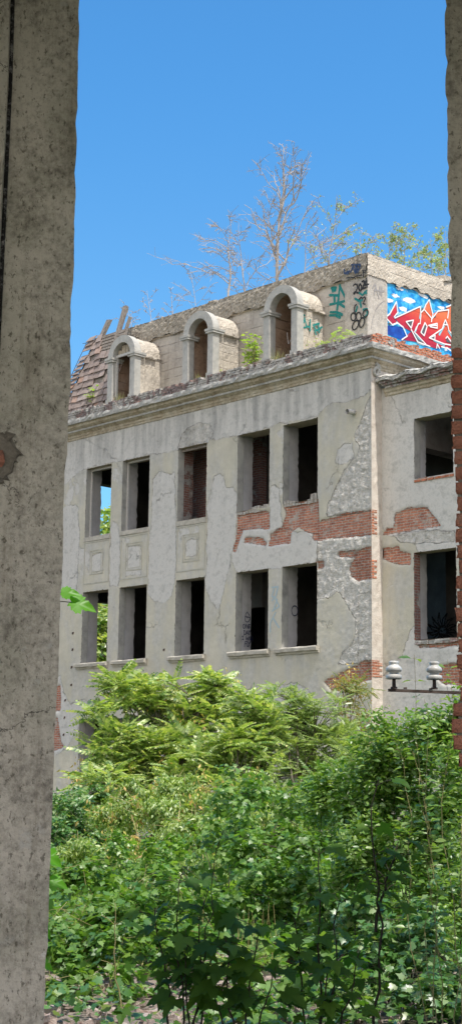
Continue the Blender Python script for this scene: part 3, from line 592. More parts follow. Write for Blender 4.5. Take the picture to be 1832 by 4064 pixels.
# ------------------------------------------------------------------ the abandoned building
WX = [(-13.17,-11.79),(-11.19,-9.78),(-8.34,-6.97),(-5.54,-4.13),(-3.54,-2.11)]
LV = [(1.30,3.74),(5.614,8.044),(9.927,12.344)]
def sdf(P, polys):
    """signed distance (m, + inside) of points (n,2) to a union of polygons"""
    out = np.full(len(P), -9.)
    for poly in polys:
        q = np.asarray(poly, float); ins = np.zeros(len(P), bool); dm = np.full(len(P), 9.)
        for a, b in zip(q, np.roll(q, -1, 0)):
            e = b-a; w = P-a; t = np.clip((w@e)/(e@e+1e-12), 0, 1); d = np.linalg.norm(w-t[:,None]*e, axis=1); dm = np.minimum(dm, d)
            c = (a[1] > P[:,1]) != (b[1] > P[:,1])
            with np.errstate(divide='ignore', invalid='ignore'):
                xi = a[0]+(P[:,1]-a[1])*(b[0]-a[0])/(b[1]-a[1])
            ins ^= c & (P[:,0] < xi)
        out = np.maximum(out, np.where(ins, dm, -dm))
    return out
GREY = [
 [(-14.6,11.05),(-14.26,11.22),(-13.75,11.17),(-13.58,10.99),(-13.44,9.82),(-13.49,8.85),(-13.55,8.02),(-16,8.1),(-16,11)],
 [(-11.78,10.12),(-11.65,10.31),(-11.41,10.28),(-11.28,9.94),(-11.22,9.29),(-11.22,8.41),(-11.28,8.13),(-11.74,8.11),(-11.75,9.34)],
 [(-9.6,11.5),(-9.43,11.68),(-9.17,11.7),(-8.73,11.52),(-8.52,11.58),(-8.46,11.0),(-8.38,9.85),(-8.37,8.73),(-8.41,7.95),(-8.52,7.56),(-8.94,7.37),(-9.38,7.46),(-9.74,7.77),(-9.72,9.72),(-9.61,9.99)],
 [(-6.74,10.78),(-6.63,11.15),(-6.39,11.26),(-6.15,11.2),(-6.02,10.79),(-5.74,10.7),(-5.54,10.51),(-5.55,9.97),(-5.63,9.0),(-5.82,8.64),(-5.77,8.32),(-5.96,8.01),(-6.18,7.17),(-6.33,7.02),(-6.62,7.25),(-6.87,7.54),(-6.96,7.93),(-6.85,8.58),(-6.94,8.81),(-6.89,9.69),(-6.93,10.25)],
 [(-5.78,8.52),(-5.6,9.4),(-4.18,9.3),(-2.11,8.9),(-2.11,8.08),(-3.48,8.0),(-5.59,8.07)],
 [(-4.1,10.45),(-3.95,10.6),(-3.7,10.45),(-3.6,9.6),(-3.5,9.0),(-4.15,8.9)],
 [(-14.4,11.95),(-13.96,12.2),(-13.37,12.37),(-9.76,12.36),(-8.66,12.3),(-6.98,12.4),(-5.57,12.35),(-4.1,12.4),(-3.5,12.45),(-2.1,12.4),(-1.6,12.7),(-.6,12.6),(.2,12.9),(.2,14),(-16,14),(-16,12)],
 [(-12.9,9.3),(-12.1,9.3),(-12.1,8.7),(-12.9,8.7)],[(-10.9,9.4),(-10.1,9.35),(-10.1,8.4),(-10.9,8.4)],[(-7.9,9.3),(-7.3,9.3),(-7.3,8.75),(-7.9,8.75)],
 [(-16,5.03),(-14.29,5.25),(-14.11,4.65),(-13.65,4.28),(-12.98,4.44),(-12.74,4.32),(-12.95,3.8),(-13.86,2.77),(-16,2.0)],
 [(-1.3,11.3),(-.7,11.45),(-.7,10.95),(-1.1,10.75),(-1.4,10.9)],
 [(-4.0,4.5),(-3.1,4.6),(-2.4,4.4),(-2.2,3.2),(-4.2,2.8)],[(-.5,7.0),(-.5,4.6),(.2,4.6),(.2,7.0)] ]
BRICK = [
 [(-5.53,9.94),(-4.13,9.81),(-4.12,9.26),(-5.25,9.36),(-5.43,9.05),(-5.6,8.69),(-5.69,8.74),(-5.54,9.38)],
 [(-5.16,9.11),(-4.4,9.01),(-4.22,8.83),(-4.27,8.75),(-5.2,8.94)],
 [(-3.46,9.52),(-3.50,9.95),(-2.91,9.95),(-2.1,9.9),(-2.06,9.25),(-1.19,9.36),(.2,9.36),(.2,8.60),(-.88,8.66),(-2.24,8.71),(-2.36,8.91),(-2.9,9.15),(-3.2,9.05),(-3.24,8.73),(-4.14,8.72),(-4.1,9.1),(-3.75,9.18),(-3.58,9.2)],
 [(-1.31,8.27),(-.56,8.25),(.2,8.32),(.2,7.38),(-.56,7.36),(-.8,7.49),(-.87,7.73),(-.84,7.87),(-.72,8.04),(-1.31,8.15)],
 [(-1.81,4.59),(-.56,5.01),(-.41,5.09),(.34,5.11),(.41,4.66),(-.57,4.48),(-1.18,4.32),(-1.57,4.34)],
 [(-2.16,8.09),(-1.88,8.07),(-1.88,7.86),(-2.16,7.87)],
 [(-16,3.72),(-14.41,3.83),(-14.17,3.01),(-13.96,2.83),(-16,2.4)],[(-14.67,4.91),(-14.32,4.95),(-14.25,4.48),(-14.27,4.07),(-14.62,4.04)] ]
ROUGH = [  # rough mortar; first outline also traces the sunlit edge beside the cornice shadow
 [(-.17,12.48),(.14,12.78),(.2,9.3),(-1.19,9.34),(-1.75,9.32),(-1.67,9.73),(-1.35,10.22),(-1.03,10.66),(-.56,10.94),(-.44,11.22),(-.68,11.5),(-.56,11.71),(-.33,12.09)],
 [(-2.11,8.71),(.2,8.67),(.2,4.52),(-.56,5.02),(-1.3,5.06),(-1.18,5.31),(-.8,5.57),(-.6,5.85),(-.6,6.25),(-.87,6.66),(-1.19,7.03),(-1.32,7.14),(-1.66,6.98),(-2.1,6.96)],
 [(-8.37,12.40),(-8.21,12.8),(-7.92,12.95),(-7.33,13.03),(-6.91,12.95),(-6.66,12.67),(-6.7,12.53),(-6.94,12.30),(-8.15,12.30)] ]
def wall_sheet(name, x0, x1, z0, z1, y, holes, parent, mat, regs, stainf, loosef, step=.05):
    def axis(a, b, cuts):
        c = sorted({round(q, 4) for q in [a, b, *cuts] if a <= q <= b}); o = []
        for p, q in zip(c, c[1:]):
            k = max(1, round((q-p)/step)); o += list(np.linspace(p, q, k+1)[:-1])
        return np.array(o+[b])
    X = axis(x0, x1, [h for q in holes for h in q[:2]]); Z = axis(z0, z1, [h for q in holes for h in q[2:]])
    nx, nz = len(X), len(Z); XX, ZZ = np.meshgrid(X, Z, indexing='ij'); P = np.stack([XX.ravel(), ZZ.ravel()], 1)
    xc = (X[:-1]+X[1:])/2; zc = (Z[:-1]+Z[1:])/2; keep = np.ones((nx-1, nz-1), bool)
    for a, b, c, d in holes: keep &= ~(((xc > a) & (xc < b))[:,None] & ((zc > c) & (zc < d))[None,:])
    i, j = np.nonzero(keep); b0 = i*nz+j
    idx = np.stack([b0, b0+nz, b0+nz+1, b0+1], 1)
    V = np.stack([P[:,0], np.full(len(P), y), P[:,1]], 1)
    fld = {k: sdf(P, v) for k, v in regs.items()}
    # brick and rough mortar really lie deeper than the plaster skin
    V[:,1] += .058*np.clip((fld.get('brick', np.full(len(P), -1.))+.03)/.06, 0, 1)
    ro = fld.get('rough', np.full(len(P), -1.)); hn = np.zeros((nx, nz))
    for k, a in ((1, .013), (2, .012)):   # lumpy mortar really stands out, so it catches the raking sun
        g = rng.normal(0, 1, (nx//k+2, nz//k+2)); g = np.repeat(np.repeat(g, k, 0), k, 1)[:nx,:nz]
        if k > 1: g = (g+np.roll(g,1,0)+np.roll(g,1,1)+np.roll(g,-1,0)+np.roll(g,-1,1))/3
        hn += a*g
    V[:,1] += np.clip((ro+.02)/.06, 0, 1)*(hn.ravel()*.5+.018) + .003*rng.normal(0,1,len(P))
    for a, b, c, d in holes:                       # chipped arrises round the openings
        for hx, sg in ((a,-1),(b,1)):
            w_ = (np.abs(P[:,0]-hx) < 1e-4)&(P[:,1] >= c)&(P[:,1] <= d); V[w_,0] += sg*np.clip(rng.normal(-.004,.014,w_.sum()),0,.04)
        w_ = (np.abs(P[:,1]-d) < 1e-4)&(P[:,0] >= a)&(P[:,0] <= b); V[w_,2] += np.clip(rng.normal(-.004,.012,w_.sum()),0,.04)
    o = big_mesh(name, V, np.full(len(idx), 4), idx.ravel(), mat, parent)
    fld['stain'] = stainf(P); fld['loose'] = loosef(P)
    for k in ('grey', 'brick', 'rough', 'stain', 'loose'):
        a = o.data.attributes.new(k, 'FLOAT', 'POINT'); v = fld.get(k, np.full(len(P), -9.))
        a.data.foreach_set('value', v.astype(np.float32))
    return o

bld = thing('abandoned_building', 'derelict three storey plastered building with empty windows and arched roof dormers', 'building', (-7.5, 5, 0))
holes = [(a, b, c, d) for c, d in LV for a, b in WX]
def stainF(P):
    s = np.clip((P[:,1]-11.9)/.9, 0, 1)*.95
    for a, b in WX: s = np.maximum(s, .55*np.exp(-((P[:,0]-(a+b)/2)/.9)**2)*np.clip((P[:,1]-4.0)/1.5, 0, 1)*(P[:,1] < 5.6))
    return np.maximum(s, .25*np.clip((P[:,1]-8.6)/2, 0, 1))
def looseF(P): return np.clip((P[:,1]-8.3)/1.0, 0.0, 1)*.9+.05
wall_sheet('wall', -15.3, 0, 0, 13.66, 0, holes, bld, M['facade'], dict(grey=GREY, brick=BRICK, rough=ROUGH), stainF, looseF)

# side face by the corner, seen as a bright strip, then the wall over the low wing
m = MB(); zz = np.linspace(0, 13.66, 90)
m.grid([[(rng.normal(0,.004) if 0 < i < 3 else 0, y, z) for i, y in enumerate((.0,.15,.3,.47))] for z in zz])
m.box((-.5,.47,11.5),(0,10,13.66))
m.build('side_wall', M['side'], bld)
for z0_, n_, ln in ((8.66, 9, (.10, .22)), (7.4, 7, (.09, .2)), (4.66, 6, (.30, .42))):   # bare quoin bricks on the corner strip
    m = MB()
    for k in range(n_):
        z = z0_+k*.078; m.box((-.02,.012,z),(.013,ln[0] if k % 2 else ln[1],z+.066), .004)
    m.build('corner_bricks', M['pbrick_sun'], bld)

# windows: outer reveal, rebate, splayed inner reveal, soffit
M['grey_mortar'] = plain('broken_mortar', [(.20,.14,.12),(.40,.37,.33),(.56,.53,.48)], 7, .95, .02, 30)
def window(a, b, c, d, kind, lvl, y=0., parent=bld, depth=.48):
    y1, y2 = y+.26, y+.26+depth; w = .05
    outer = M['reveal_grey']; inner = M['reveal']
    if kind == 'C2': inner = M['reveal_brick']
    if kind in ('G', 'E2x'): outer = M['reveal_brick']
    m = MB()
    for x in (a, b): m.quad((x,y,c),(x,y1,c),(x,y1,d),(x,y,d))
    m.quad((a-w,y1,c),(a,y1,c),(a,y1,d),(a-w,y1,d)); m.quad((b,y1,c),(b+w,y1,c),(b+w,y1,d),(b,y1,d))
    m.quad((a,y,c),(b,y,c),(b,y1,c),(a,y1,c))
    root = m.build('window', outer, parent)
    m = MB()
    k = 8
    zs = np.linspace(c, d+.05, k*3); ed = y2+np.where((np.arange(k*3) % 1 == 0), rng.normal(0, .012, k*3), 0)
    m.grid([[(a-w,y1,z),(a-w-.02,(y1+y2)/2,z),(a-w-.05,e,z)] for z, e in zip(zs, ed)])
    m.grid([[(b+w,y1,z),(b+w+.06,y2,z)] for z in zs])
    m.quad((a-w,y1,c),(b+w,y1,c),(b+w+.06,y2,c-.02),(a-w-.06,y2,c-.02))
    m.build('inner_reveal', inner, root)
    m = MB(); m.quad((a,y,d),(b,y,d),(b,y1,d),(a,y1,d)); m.quad((a-w-.05,y1,d+.05),(b+w+.06,y1,d+.05),(b+w+.06,y2,d+.05),(a-w-.05,y2,d+.05))
    m.quad((a-w,y1,d),(b+w,y1,d),(b+w,y1,d+.05),(a-w,y1,d+.05))
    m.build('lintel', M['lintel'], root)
    m = MB()
    if lvl == 1:                                   # projecting moulded sill
        n_ = 10; xs = np.linspace(a-.22, b+.10, n_)
        prof = [(0,-.19),(-.05,-.19),(-.06,-.13),(-.14,-.12),(-.15,-.03),(-.14,.0),(.0,.02),(.26,.03)]
        m.grid([[(x, y+py+rng.normal(0,.006), c+pz+rng.normal(0,.006)) for py, pz in prof] for x in xs])
        for x, fl in ((xs[0], 1), (xs[-1], -1)):
            v = [(x, y+py, c+pz) for py, pz in prof[:-1]]+[(x,y+.01,c-.19)]; m.add(v, [tuple(range(len(v)))[::fl]])
        m.build('window_sill', M['sill'], root)
    elif lvl == 2:
        if kind in 'A2B2C2':
            m.box((a-.04,y-.03,c-.14),(b+.03,y+.25,c+.012), .006); m.build('window_sill', M['sill'], root)
        else:
            xs = np.arange(a+.01, b-.05, .125)
            for i, x in enumerate(xs):
                h = .05+.06*math.sin(x*5)+rng.normal(0,.012)+(.09 if x > b-.35 else 0)
                m.box((x,y+.012,c-.10),(x+.112,y+.24,c-.02+h), .008)
            m.build('broken_sill', M['grey_mortar'], root)
    if kind in ('A2', 'B2'):                       # rotten remains of the frame
        m = MB(); m.box((a+.003,y1-.06,c),(a+.055,y1-.004,d), .004); m.box((a+.055,y1-.06,d-.07),(b,y1-.004,d-.003), .004)
        m.build('window_frame', M['whitewood'], root)
    if kind == 'C2':
        m = MB(); m.box((a+.01,y1-.12,d-.09),(b-.01,y1-.02,d-.004), .006); m.build('window_frame', M['wood'], root)
    return root
wins = {}
for lvl, (c, d) in enumerate(LV):
    for k, (a, b) in zip('ABCDE', WX): wins[k+str(lvl)] = window(a, b, c, d, k+str(lvl), lvl)

# recessed frames in the panels under the upper windows
def panel(x0, x1, z0, z1, inner):
    m = MB()
    def frame(a, b, c, d, w, y):
        m.box((a,y,c),(b,.01,c+w), .002); m.box((a,y,d-w),(b,.01,d), .002); m.box((a,y,c+w),(a+w,.01,d-w), .002); m.box((b-w,y,c+w),(b,.01,d-w), .002)
    frame(x0, x1, z0, z1, .04, -.012); i = inner
    frame(x0+i, x1-i, z0+i*.95, z1-i*.9, .04, -.014); frame(x0+i+.09, x1-i-.09, z0+i+.06, z1-i-.05, .03, -.008)
    m.build('panel_frame', M['panel'], bld)
M['panel'] = plain('panel_render', [(.36,.35,.30),(.46,.445,.38),(.54,.525,.46)], 4, .92, .012, 30)
for (a, b), i in zip(WX[:3], (.33,.28,.30)): panel(a+.0, b-.0, 8.30, 9.76, i)

# cornice and parapet: a profile swept along the front and back along the side
def sweep(prof, name, mat, step=.16, jit=(.0, .0), x0=-15.62, y1=10., parent=bld, corner=(0., 0.)):
    """prof: (outward, z) pairs; front run then the return along +y"""
    m = MB(); cx, cy = corner
    def run(fn, n):
        P = []
        for i in range(n+1):
            row = []
            for o, z in prof: row.append(fn(i/n, o+(rng.normal(0, jit[0]) if 0 < i < n else 0), z+(rng.normal(0, jit[1]) if 0 < i < n else 0)))
            P.append(row)
        m.grid(P)
    run(lambda t, o, z: (x0+(cx+o-x0)*t, cy-o, z), int((cx-x0)/step))
    if y1: run(lambda t, o, z: (cx+o, cy-o+(y1-cy+o)*t, z), int((y1-cy)/step))
    return m.build(name, mat, parent)
sweep([(.0,13.46),(.03,13.47),(.035,13.53),(.06,13.56),(.065,13.62),(.12,13.66),(.17,13.70),(.18,13.75),(.24,13.78),(.32,13.83),(.33,13.90),(.37,13.92)], 'cornice_moulding', M['ochre'], .14, (.006,.004))
sweep([(.36,13.915),(.43,13.92),(.445,14.0),(.44,14.08),(.36,14.10)], 'cornice_slab', M['slab'], .13, (.012,.008))
# brick upstand, its broken top course laid brick by brick
m = MB()
def course(z, p, off):
    x = -15.55+off
    while x < .32:
        if rng.random() < p: m.box((x,-.375+rng.normal(0,.008),z),(min(x+.115,.34),-.12,z+.068), .007)
        x += .125
for i, p in enumerate((1, 1, .97, .72)): course(14.10+i*.075, p, .06*(i % 2))
m.box((-15.5,-.345,14.09),(.33,-.10,14.33))
m.build('parapet', M['pbrick'], bld)
m = MB()
for i, p in enumerate((1, 1, .98, .6)):
    y = -.36+.06*(i % 2)
    while y < 9:
        if rng.random() < p: m.box((.12,y,14.10+i*.075),(.375+rng.normal(0,.006),y+.115,14.168+i*.075), .006)
        y += .125
m.box((.10,-.34,14.09),(.345,9,14.33))
m.build('parapet', M['pbrick_sun'], bld)
m = MB(); m.box((-15.3,-.2,13.70),(.2,1.6,14.26)); m.box((-1.6,1.6,13.70),(.2,10,14.26))
for k in range(60):
    x = rng.uniform(-15,.1); y = rng.uniform(-.05,.9); s = rng.uniform(.03,.09)
    m.box((x,y,14.25),(x+s*1.6,y+s,14.27+s*rng.uniform(.5,2)), .015)
m.build('ledge', M['slab'], bld)
# little scroll bracket under the corner of the cornice
m = MB(); t = np.linspace(0, 2.2*math.pi, 26)
m.tube([(.05+.0*a, .16+.11*math.cos(a)*(1-.08*a), 13.36+.15*math.sin(a)*(1-.08*a)) for a in t], [.055*(1-.06*i/4) for i in range(26)], 8)
m.tube([(.05,.10,13.60),(.06,.22,13.56),(.07,.30,13.48)], [.06,.06,.04], 8)
m.build('scroll_bracket', M['slab'], bld, True)

# attic storey set back behind the parapet
S = 1.25; ZT = 17.5
def rough_grid(m, f, nu, nv, amp):
    P = np.array([[f(u, v) for v in np.linspace(0,1,nv)] for u in np.linspace(0,1,nu)])
    P += rng.normal(0, amp, P.shape)*np.array([1,1,.6]); m.grid(P)
m = MB(); m.box((-13.4,S,14.2),(-S,S+.3,16.9)); m.build('attic_wall', M['attic'], bld)
m = MB(); m.box((-S-.3,S+.3,14.2),(-S,9.5,16.9)); m.build('attic_side_wall', M['attic'], bld)
m = MB(); m.box((-2.13,S-.05,14.2),(-S+.0,S+.002,16.88), .004); m.box((-S-.002,S-.05,14.2),(-S+.035,2.08,16.88), .004)
m.build('corner_pier', M['attic_pale'], bld)
m = MB()
def bandf(u, v):                                   # crumbled front band
    return (-13.2+(13.2-S+.06)*u, S-.10-.02*math.sin(v*math.pi), 16.83+(.03*math.sin(u*37)+.03*math.sin(u*113))*(v < .1)+(ZT-16.83)*v)
rough_grid(m, bandf, 150, 12, .011)
def topf(u, v): return (-13.2+(13.2-S+.06)*u, S-.10+.7*v, ZT-.01+.02*math.sin(v*3))
rough_grid(m, topf, 150, 8, .012)
m.build('front_band', M['band'], bld)
m = MB()
rough_grid(m, lambda u, v: (-S+.06+.02*math.sin(v*math.pi), S-.10+8.2*u, 16.83+(.05*math.sin(u*29)+.05*math.sin(u*97) if v < .1 and u > .1 else 0)+(ZT-16.83)*v), 260, 16, .006)
rough_grid(m, lambda u, v: (-S+.06-.7*v, S-.10+8.2*u, ZT-.01+.03*math.sin(v*3)), 200, 8, .010)
m.grid([[(-13.3,S-.09,16.84),(-S+.055,S-.09,16.84)],[(-13.3,S+.1,16.86),(-S-.0,S+.1,16.86)]])
m.grid([[(-S+.055,S-.09,16.84),(-S+.055,9.5,16.84)],[(-S-.1,S+.1,16.86),(-S-.1,9.5,16.86)]])
m.build('side_band', M['band_sun'] if 'band_sun' in M else M['dormer'], bld)
m = MB(); m.box((-13.2,S+.25,17.1),(-S-.25,9.5,17.38)); m.build('roof_slab', M['band'], bld)
m = MB()
for k in range(45):
    u = rng.random()
    c = (rng.uniform(-13,-1.4), S+rng.uniform(-.06,.3), ZT) if u < .7 else (-S-rng.uniform(-.04,.3), rng.uniform(S,7), ZT)
    s = rng.uniform(.02,.07) * (1.8 if rng.random() < .08 else 1); m.obox(c, (s,0,rng.normal(0,.02)), (0,s*.8,0), (0,0,s*.6), .02)
m.obox((-1.45,5.0,17.58),(.28,.06,.02),(-.05,.35,.03),(0,0,.10),.03)
m.build('roof_rubble', M['band'], bld)['kind'] = 'stuff'

# dormers
def dormer(cx, w=.73, mirror=False, wood=False):
    z0, zs, R, r = 14.24, 16.06, w, .475; yf, yb = .0, .27
    arc = np.linspace(0, math.pi, 25)
    def outline(rad, half): return [(cx+half,z0)]+[(cx+rad*math.cos(a), zs+rad*math.sin(a)) for a in arc]+[(cx-half,z0)]
    O, I = outline(R, R), outline(r, r)
    m = MB(); n = len(O)
    vf = [(x,yf,z) for x, z in O]+[(x,yf,z) for x, z in I]
    m.add(vf, [(i,n+i,n+i+1,i+1) for i in range(n-1)])
    m.add([(x,yf,z) for x, z in I]+[(x,yb,z) for x, z in I], [(i,i+1,n+i+1,n+i) for i in range(n-1)][::1])
    m.add([(x,yf,z) for x, z in O]+[(x,yb,z) for x, z in O], [(i,n+i,n+i+1,i+1) for i in range(n-1)])
    m.add([(x,yb,z) for x, z in O]+[(x,yb,z) for x, z in I], [(i,i+1,n+i+1,n+i) for i in range(n-1)])
    root = m.build('dormer', M['arch'], bld)
    for sx in (-1, 1):                               # impost blocks at the spring of the arch
        m = MB()
        a, b = sorted((cx+sx*(r-.05), cx+sx*(R+.06)))
        m.box((a,yf-.06,zs-.13),(b,yf+.42,zs-.06), .003); m.box((a-.02,yf-.085,zs-.06),(b+.02,yf+.45,zs+.012), .003)
        m.build('impost', M['arch'], root)
        m = MB(); m.box((min(a,b)+.02,yf-.03,z0),(max(a,b)-.02,yf-.001,z0+.38), .003); m.build('plinth', M['arch'], root)
    m = MB(); R2 = R-.05; ys = np.linspace(yb-.02, S+.03, 14)   # barrel vault and its cheeks
    P = []
    for y in ys:
        P.append([(cx+(R2+rng.normal(0,.008))*math.cos(a), y, zs+(R2+rng.normal(0,.008))*math.sin(a)) for a in np.linspace(-.06, math.pi+.06, 30)])
    m.grid(P); m.build('vault', M['dormer'], root)
    for sx in (-1, 1):
        m = MB()
        m.grid([[(cx+sx*(R2-.045+(.035 if y < .5 else 0)+rng.normal(0,.004)), y, z) for z in np.linspace(z0, zs-.02, 14)] for y in ys])
        # eave lip, broken along its length
        y = .5
        while y < S-.1:
            L_ = rng.uniform(.12,.3)
            if rng.random() < .8: m.box((cx+sx*(R2-.06) if sx > 0 else cx-R2-.06, y, zs-.10),(cx+sx*(R2+.06) if sx > 0 else cx-R2+.06, min(y+L_, S), zs-.02), .014)
            y += L_
        m.build('cheek', M['dormer'], root)
    m = MB(); ri = r+.02; ys2 = np.linspace(yb, S-.02, 6)         # inside of the niche
    m.grid([[(cx+ri*math.cos(a), y, zs+ri*math.sin(a)) for a in np.linspace(0, math.pi, 20)] for y in ys2])
    for sx in (-1, 1): m.quad((cx+sx*ri,yb,z0),(cx+sx*ri,S-.02,z0),(cx+sx*ri,S-.02,zs),(cx+sx*ri,yb,zs))
    m.box((cx-ri,S-.04,z0),(cx+ri,S-.005,zs+ri))
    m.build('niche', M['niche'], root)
    if wood:
        m = MB(); y = .14
        m.box((cx-r+.005,y,z0),(cx-r+.08,y+.07,zs+.12)); m.box((cx+r-.08,y,z0),(cx+r-.005,y+.07,zs+.12)); m.box((cx-r+.08,y,zs+.03),(cx+r-.08,y+.07,zs+.12))
        m.build('dormer_frame', M['whitewood'], root)
        m = MB()
        for k in range(4):
            x0 = cx-.38+k*.2; h = math.sqrt(max(.01, .46**2-max(abs(x0-cx), abs(x0+.18-cx))**2))
            m.box((x0,y+.03,zs+.12),(x0+.18,y+.06,zs+max(.14,h)), .006)
        m.build('boards', M['lintel'], root)
    return root
dz = [dormer(-11.43, wood=True), dormer(-7.50), dormer(-3.72)]
m = MB(); m.tube([(-3.72,.3,15.35),(-3.62,.25,15.0),(-3.55,.2,14.93),(-3.3,.1,15.05)], [.012]*4, 5); m.build('bent_rod', M['deadwood'], dz[2])

# mansard left with flat tiles, hip caps, rafters
def mans(x, t): return (x, .06+.70*t, 14.42+2.95*t)       # front slope, t 0..1
hip = lambda t: np.array((-14.92+1.02*t, .06+.70*t, 14.42+2.95*t))
nrm = np.array([0,-2.95,.70]); nrm /= np.linalg.norm(nrm); slope = np.array([0,.70,2.95])
m = MB(); rows = 12
for i in range(rows):
    t0 = i/rows; x = hip(t0)[0]+.1+(.15 if i % 2 else 0)
    while x < -12.1:
        miss = (x > -13.0 and 4 <= i <= 5 and rng.random() < .6) or (i >= 9 and x > -13.55) or (i > 6 and rng.random() < .22) or rng.random() < .02
        if not miss:
            tilt = rng.normal(0,.012)
            c = np.array(mans(x+.15, t0+.52/rows))+nrm*(.045+rng.normal(0,.006)); m.obox(c, (.139,0,tilt), slope*(.60/rows)-nrm*.022+np.array([tilt,0,0]), nrm*.010, .003)
        x += .30
m.build('roof_tiles', M['tile'] if 'tile' in M else M['wood'], bld)
m = MB()
hd = hip(1)-hip(0)
for i in range(17):
    t = (i+.5)/17; 
    if i in (13,): continue
    c = hip(t)+nrm*.10+np.array([-.02,0,0]); m.obox(c, (.15,.03,.02), hd*(.60/17)-nrm*.035, nrm*.014, .006)
m.build('hip_caps', M['tile'] if 'tile' in M else M['wood'], bld)
m = MB()
m.add([mans(-14.85,0),mans(-12.0,0),mans(-12.0,.99),hip(.99)], [(0,1,2,3)])
m.add([hip(0)+(.02,0,0),hip(.99)+(.02,0,0),(-13.9,6,17.3),(-14.92,6,14.42)], [(0,1,2,3)])
for i in range(9): 
    t = .62+i*.043; m.obox(np.array(mans(-12.9,t))+nrm*.012, (.75,0,0), slope*.014, nrm*.012, .006)
m.build('roof_boarding', M['wood'], bld)
for b, e, w in (((-13.75,.70,16.9),(-13.42,1.0,17.98),.10),((-12.72,.55,16.3),(-12.42,.95,18.25),.075),((-12.52,.75,16.6),(-12.28,1.05,17.85),.05)):
    m = MB(); b, e = np.array(b), np.array(e); c = (b+e)/2
    d = (e-b)/2; m.obox(c, d, (w,0,-.02), (0,.05,0), .012); m.build('rafter', M['wood'], bld)
m = MB(); a, b = hip(.08)+np.array([-.45,-.02,.1]), hip(.92)+np.array([-.32,-.02,.1])
m.tube([a,b], .012, 5)
for t in (.1,.55,.95):
    p = a+(b-a)*t; m.tube([p, p+np.array([.32,.02,-.08])], .01, 5)
m.tube([b, b+np.array([-.22,0,.02])], .01, 5); m.build('lightning_rod', M['iron'], bld)
m = MB()
for k in range(26):
    c = (rng.uniform(-15,-13.3), rng.uniform(-.2,.1), 14.38+rng.uniform(0,.1)); m.obox(c, (.16,.03,.02), (.02,.09,.05), (0,0,.012), .02)
m.build('fallen_tiles', M['tile'] if 'tile' in M else M['wood'], bld)

# pipe stub, anchors, hook
m = MB(); m.tube([(-.66,.05,12.27),(-.68,-.28,12.25)], .075, 16, False); m.tube([(-.68,-.28,12.25),(-.66,.0,12.27)], .066, 16, False)
m.tube([(-.66,-.02,12.27),(-.66,-.05,12.268)], .095, 16, False)
pp = m.build('drain_pipe', M['pipe'], bld, True)
m = MB(); m.tube([(-.665,-.04,12.268),(-.663,-.02,12.27)], .066, 16); m.build('pipe_shade', M['black'], pp)  # black plug stands in for the shade inside the pipe
for x, z in ((-13.65,6.68),(-13.65,6.12),(-13.66,5.52),(-13.66,4.92),(-13.97,4.41),(-13.99,3.82),(-14.0,3.24),(-8.85,5.86)):
    m = MB(); m.obox((x,-.012,z),(.03,0,.005),(0,.02,0),(.004,0,.035),.006); m.build('wall_anchor', M['iron'], bld)
m = MB(); m.tube([(-11.85,.0,5.78),(-11.8,-.2,5.84),(-11.6,-.35,5.95)], .014, 5); m.build('iron_hook', M['iron'], bld)

# floors, partitions and back wall inside
m = MB()
for z in (4.75, 9.05, 13.4): m.box((-15.1,.9,z),(-.1,9.6,z+.3))
m.box((-15.2,9.6,0),(0,9.9,13.7))
for x, y0, y1 in ((-9.2,3.0,9.6),(-6.1,1.8,9.6),(-1.4,.9,9.6)): m.box((x,y0,0),(x+.2,y1,13.4))
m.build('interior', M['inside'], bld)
m = MB()                                           # end wall on the far side, pierced by windows
ze = [0,5.6,8.04,9.93,12.3,13.6]
m.box((-15.3,.10,0),(-14.9,1.95,13.6)); m.box((-15.302,.012,0),(-15.27,.099,13.6)); m.box((-15.3,2.9,0),(-14.9,9.6,13.6))
for a, b in ((0,5.6),(8.04,10.2),(12.34,13.6)): m.box((-15.298,1.95,a),(-14.9,2.9,b))
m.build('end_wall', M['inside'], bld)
m = MB(); m.box((-9.3,1.45,9.35),(-6.0,1.7,13.4)); m.build('partition', M['reveal_brick'], bld)
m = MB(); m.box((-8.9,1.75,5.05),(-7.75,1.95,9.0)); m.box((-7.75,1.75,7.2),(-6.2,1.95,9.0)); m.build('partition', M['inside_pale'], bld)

# ------------------------------------------------------------------ low wing to the right
wing = thing('side_wing', 'lower set-back wing with weathered brick cornice beside the sunlit corner', 'building', (4, 5, 0))
AY = .45
FW = (1.20,2.58,10.12,11.84); GW = (1.16,2.64,5.63,8.05)
AB = [[(.0,8.69),(.14,8.84),(.41,8.84),(.45,9.24),(.97,9.35),(1.63,9.27),(2.09,8.71),(1.15,8.67)],[(-.1,8.3),(.59,8.31),(.63,8.18),(1.03,8.03),(1.03,7.75),(.55,7.76),(-.1,8.04)],[(1.69,4.85),(2.11,4.92),(3.5,4.9),(3.5,4.2),(2.11,4.4)],[(1.2,5.66),(2.67,5.66),(2.67,5.38),(1.34,5.40)]]
AG = [[(-.2,12.95),(7,12.95),(7,8.0),(1.3,8.0),(1.2,8.6),(.3,8.6),(-.2,9)],[(1.0,5.9),(1.2,6.0),(3,5.4),(3,3),(-.2,3),(-.2,4.6),(.7,5.2)]]
wall_sheet('wall', .0, 6, 0, 12.95, AY, [FW, GW], wing, M['facade_wing'] if 'facade_wing' in M else M['facade'], dict(grey=AG, brick=AB, rough=[[(.4,8.62),(1.5,8.66),(2.6,8.5),(2.6,8.2),(1.4,8.3),(.6,8.4)]]),
    lambda P: np.clip((P[:,1]-11.7)/1.2, 0, 1)*.9, lambda P: np.full(len(P), .3))
window(*FW, 'F', 3, AY, wing, .35); wg = window(*GW, 'G', 3, AY, wing, .40)
m = MB()
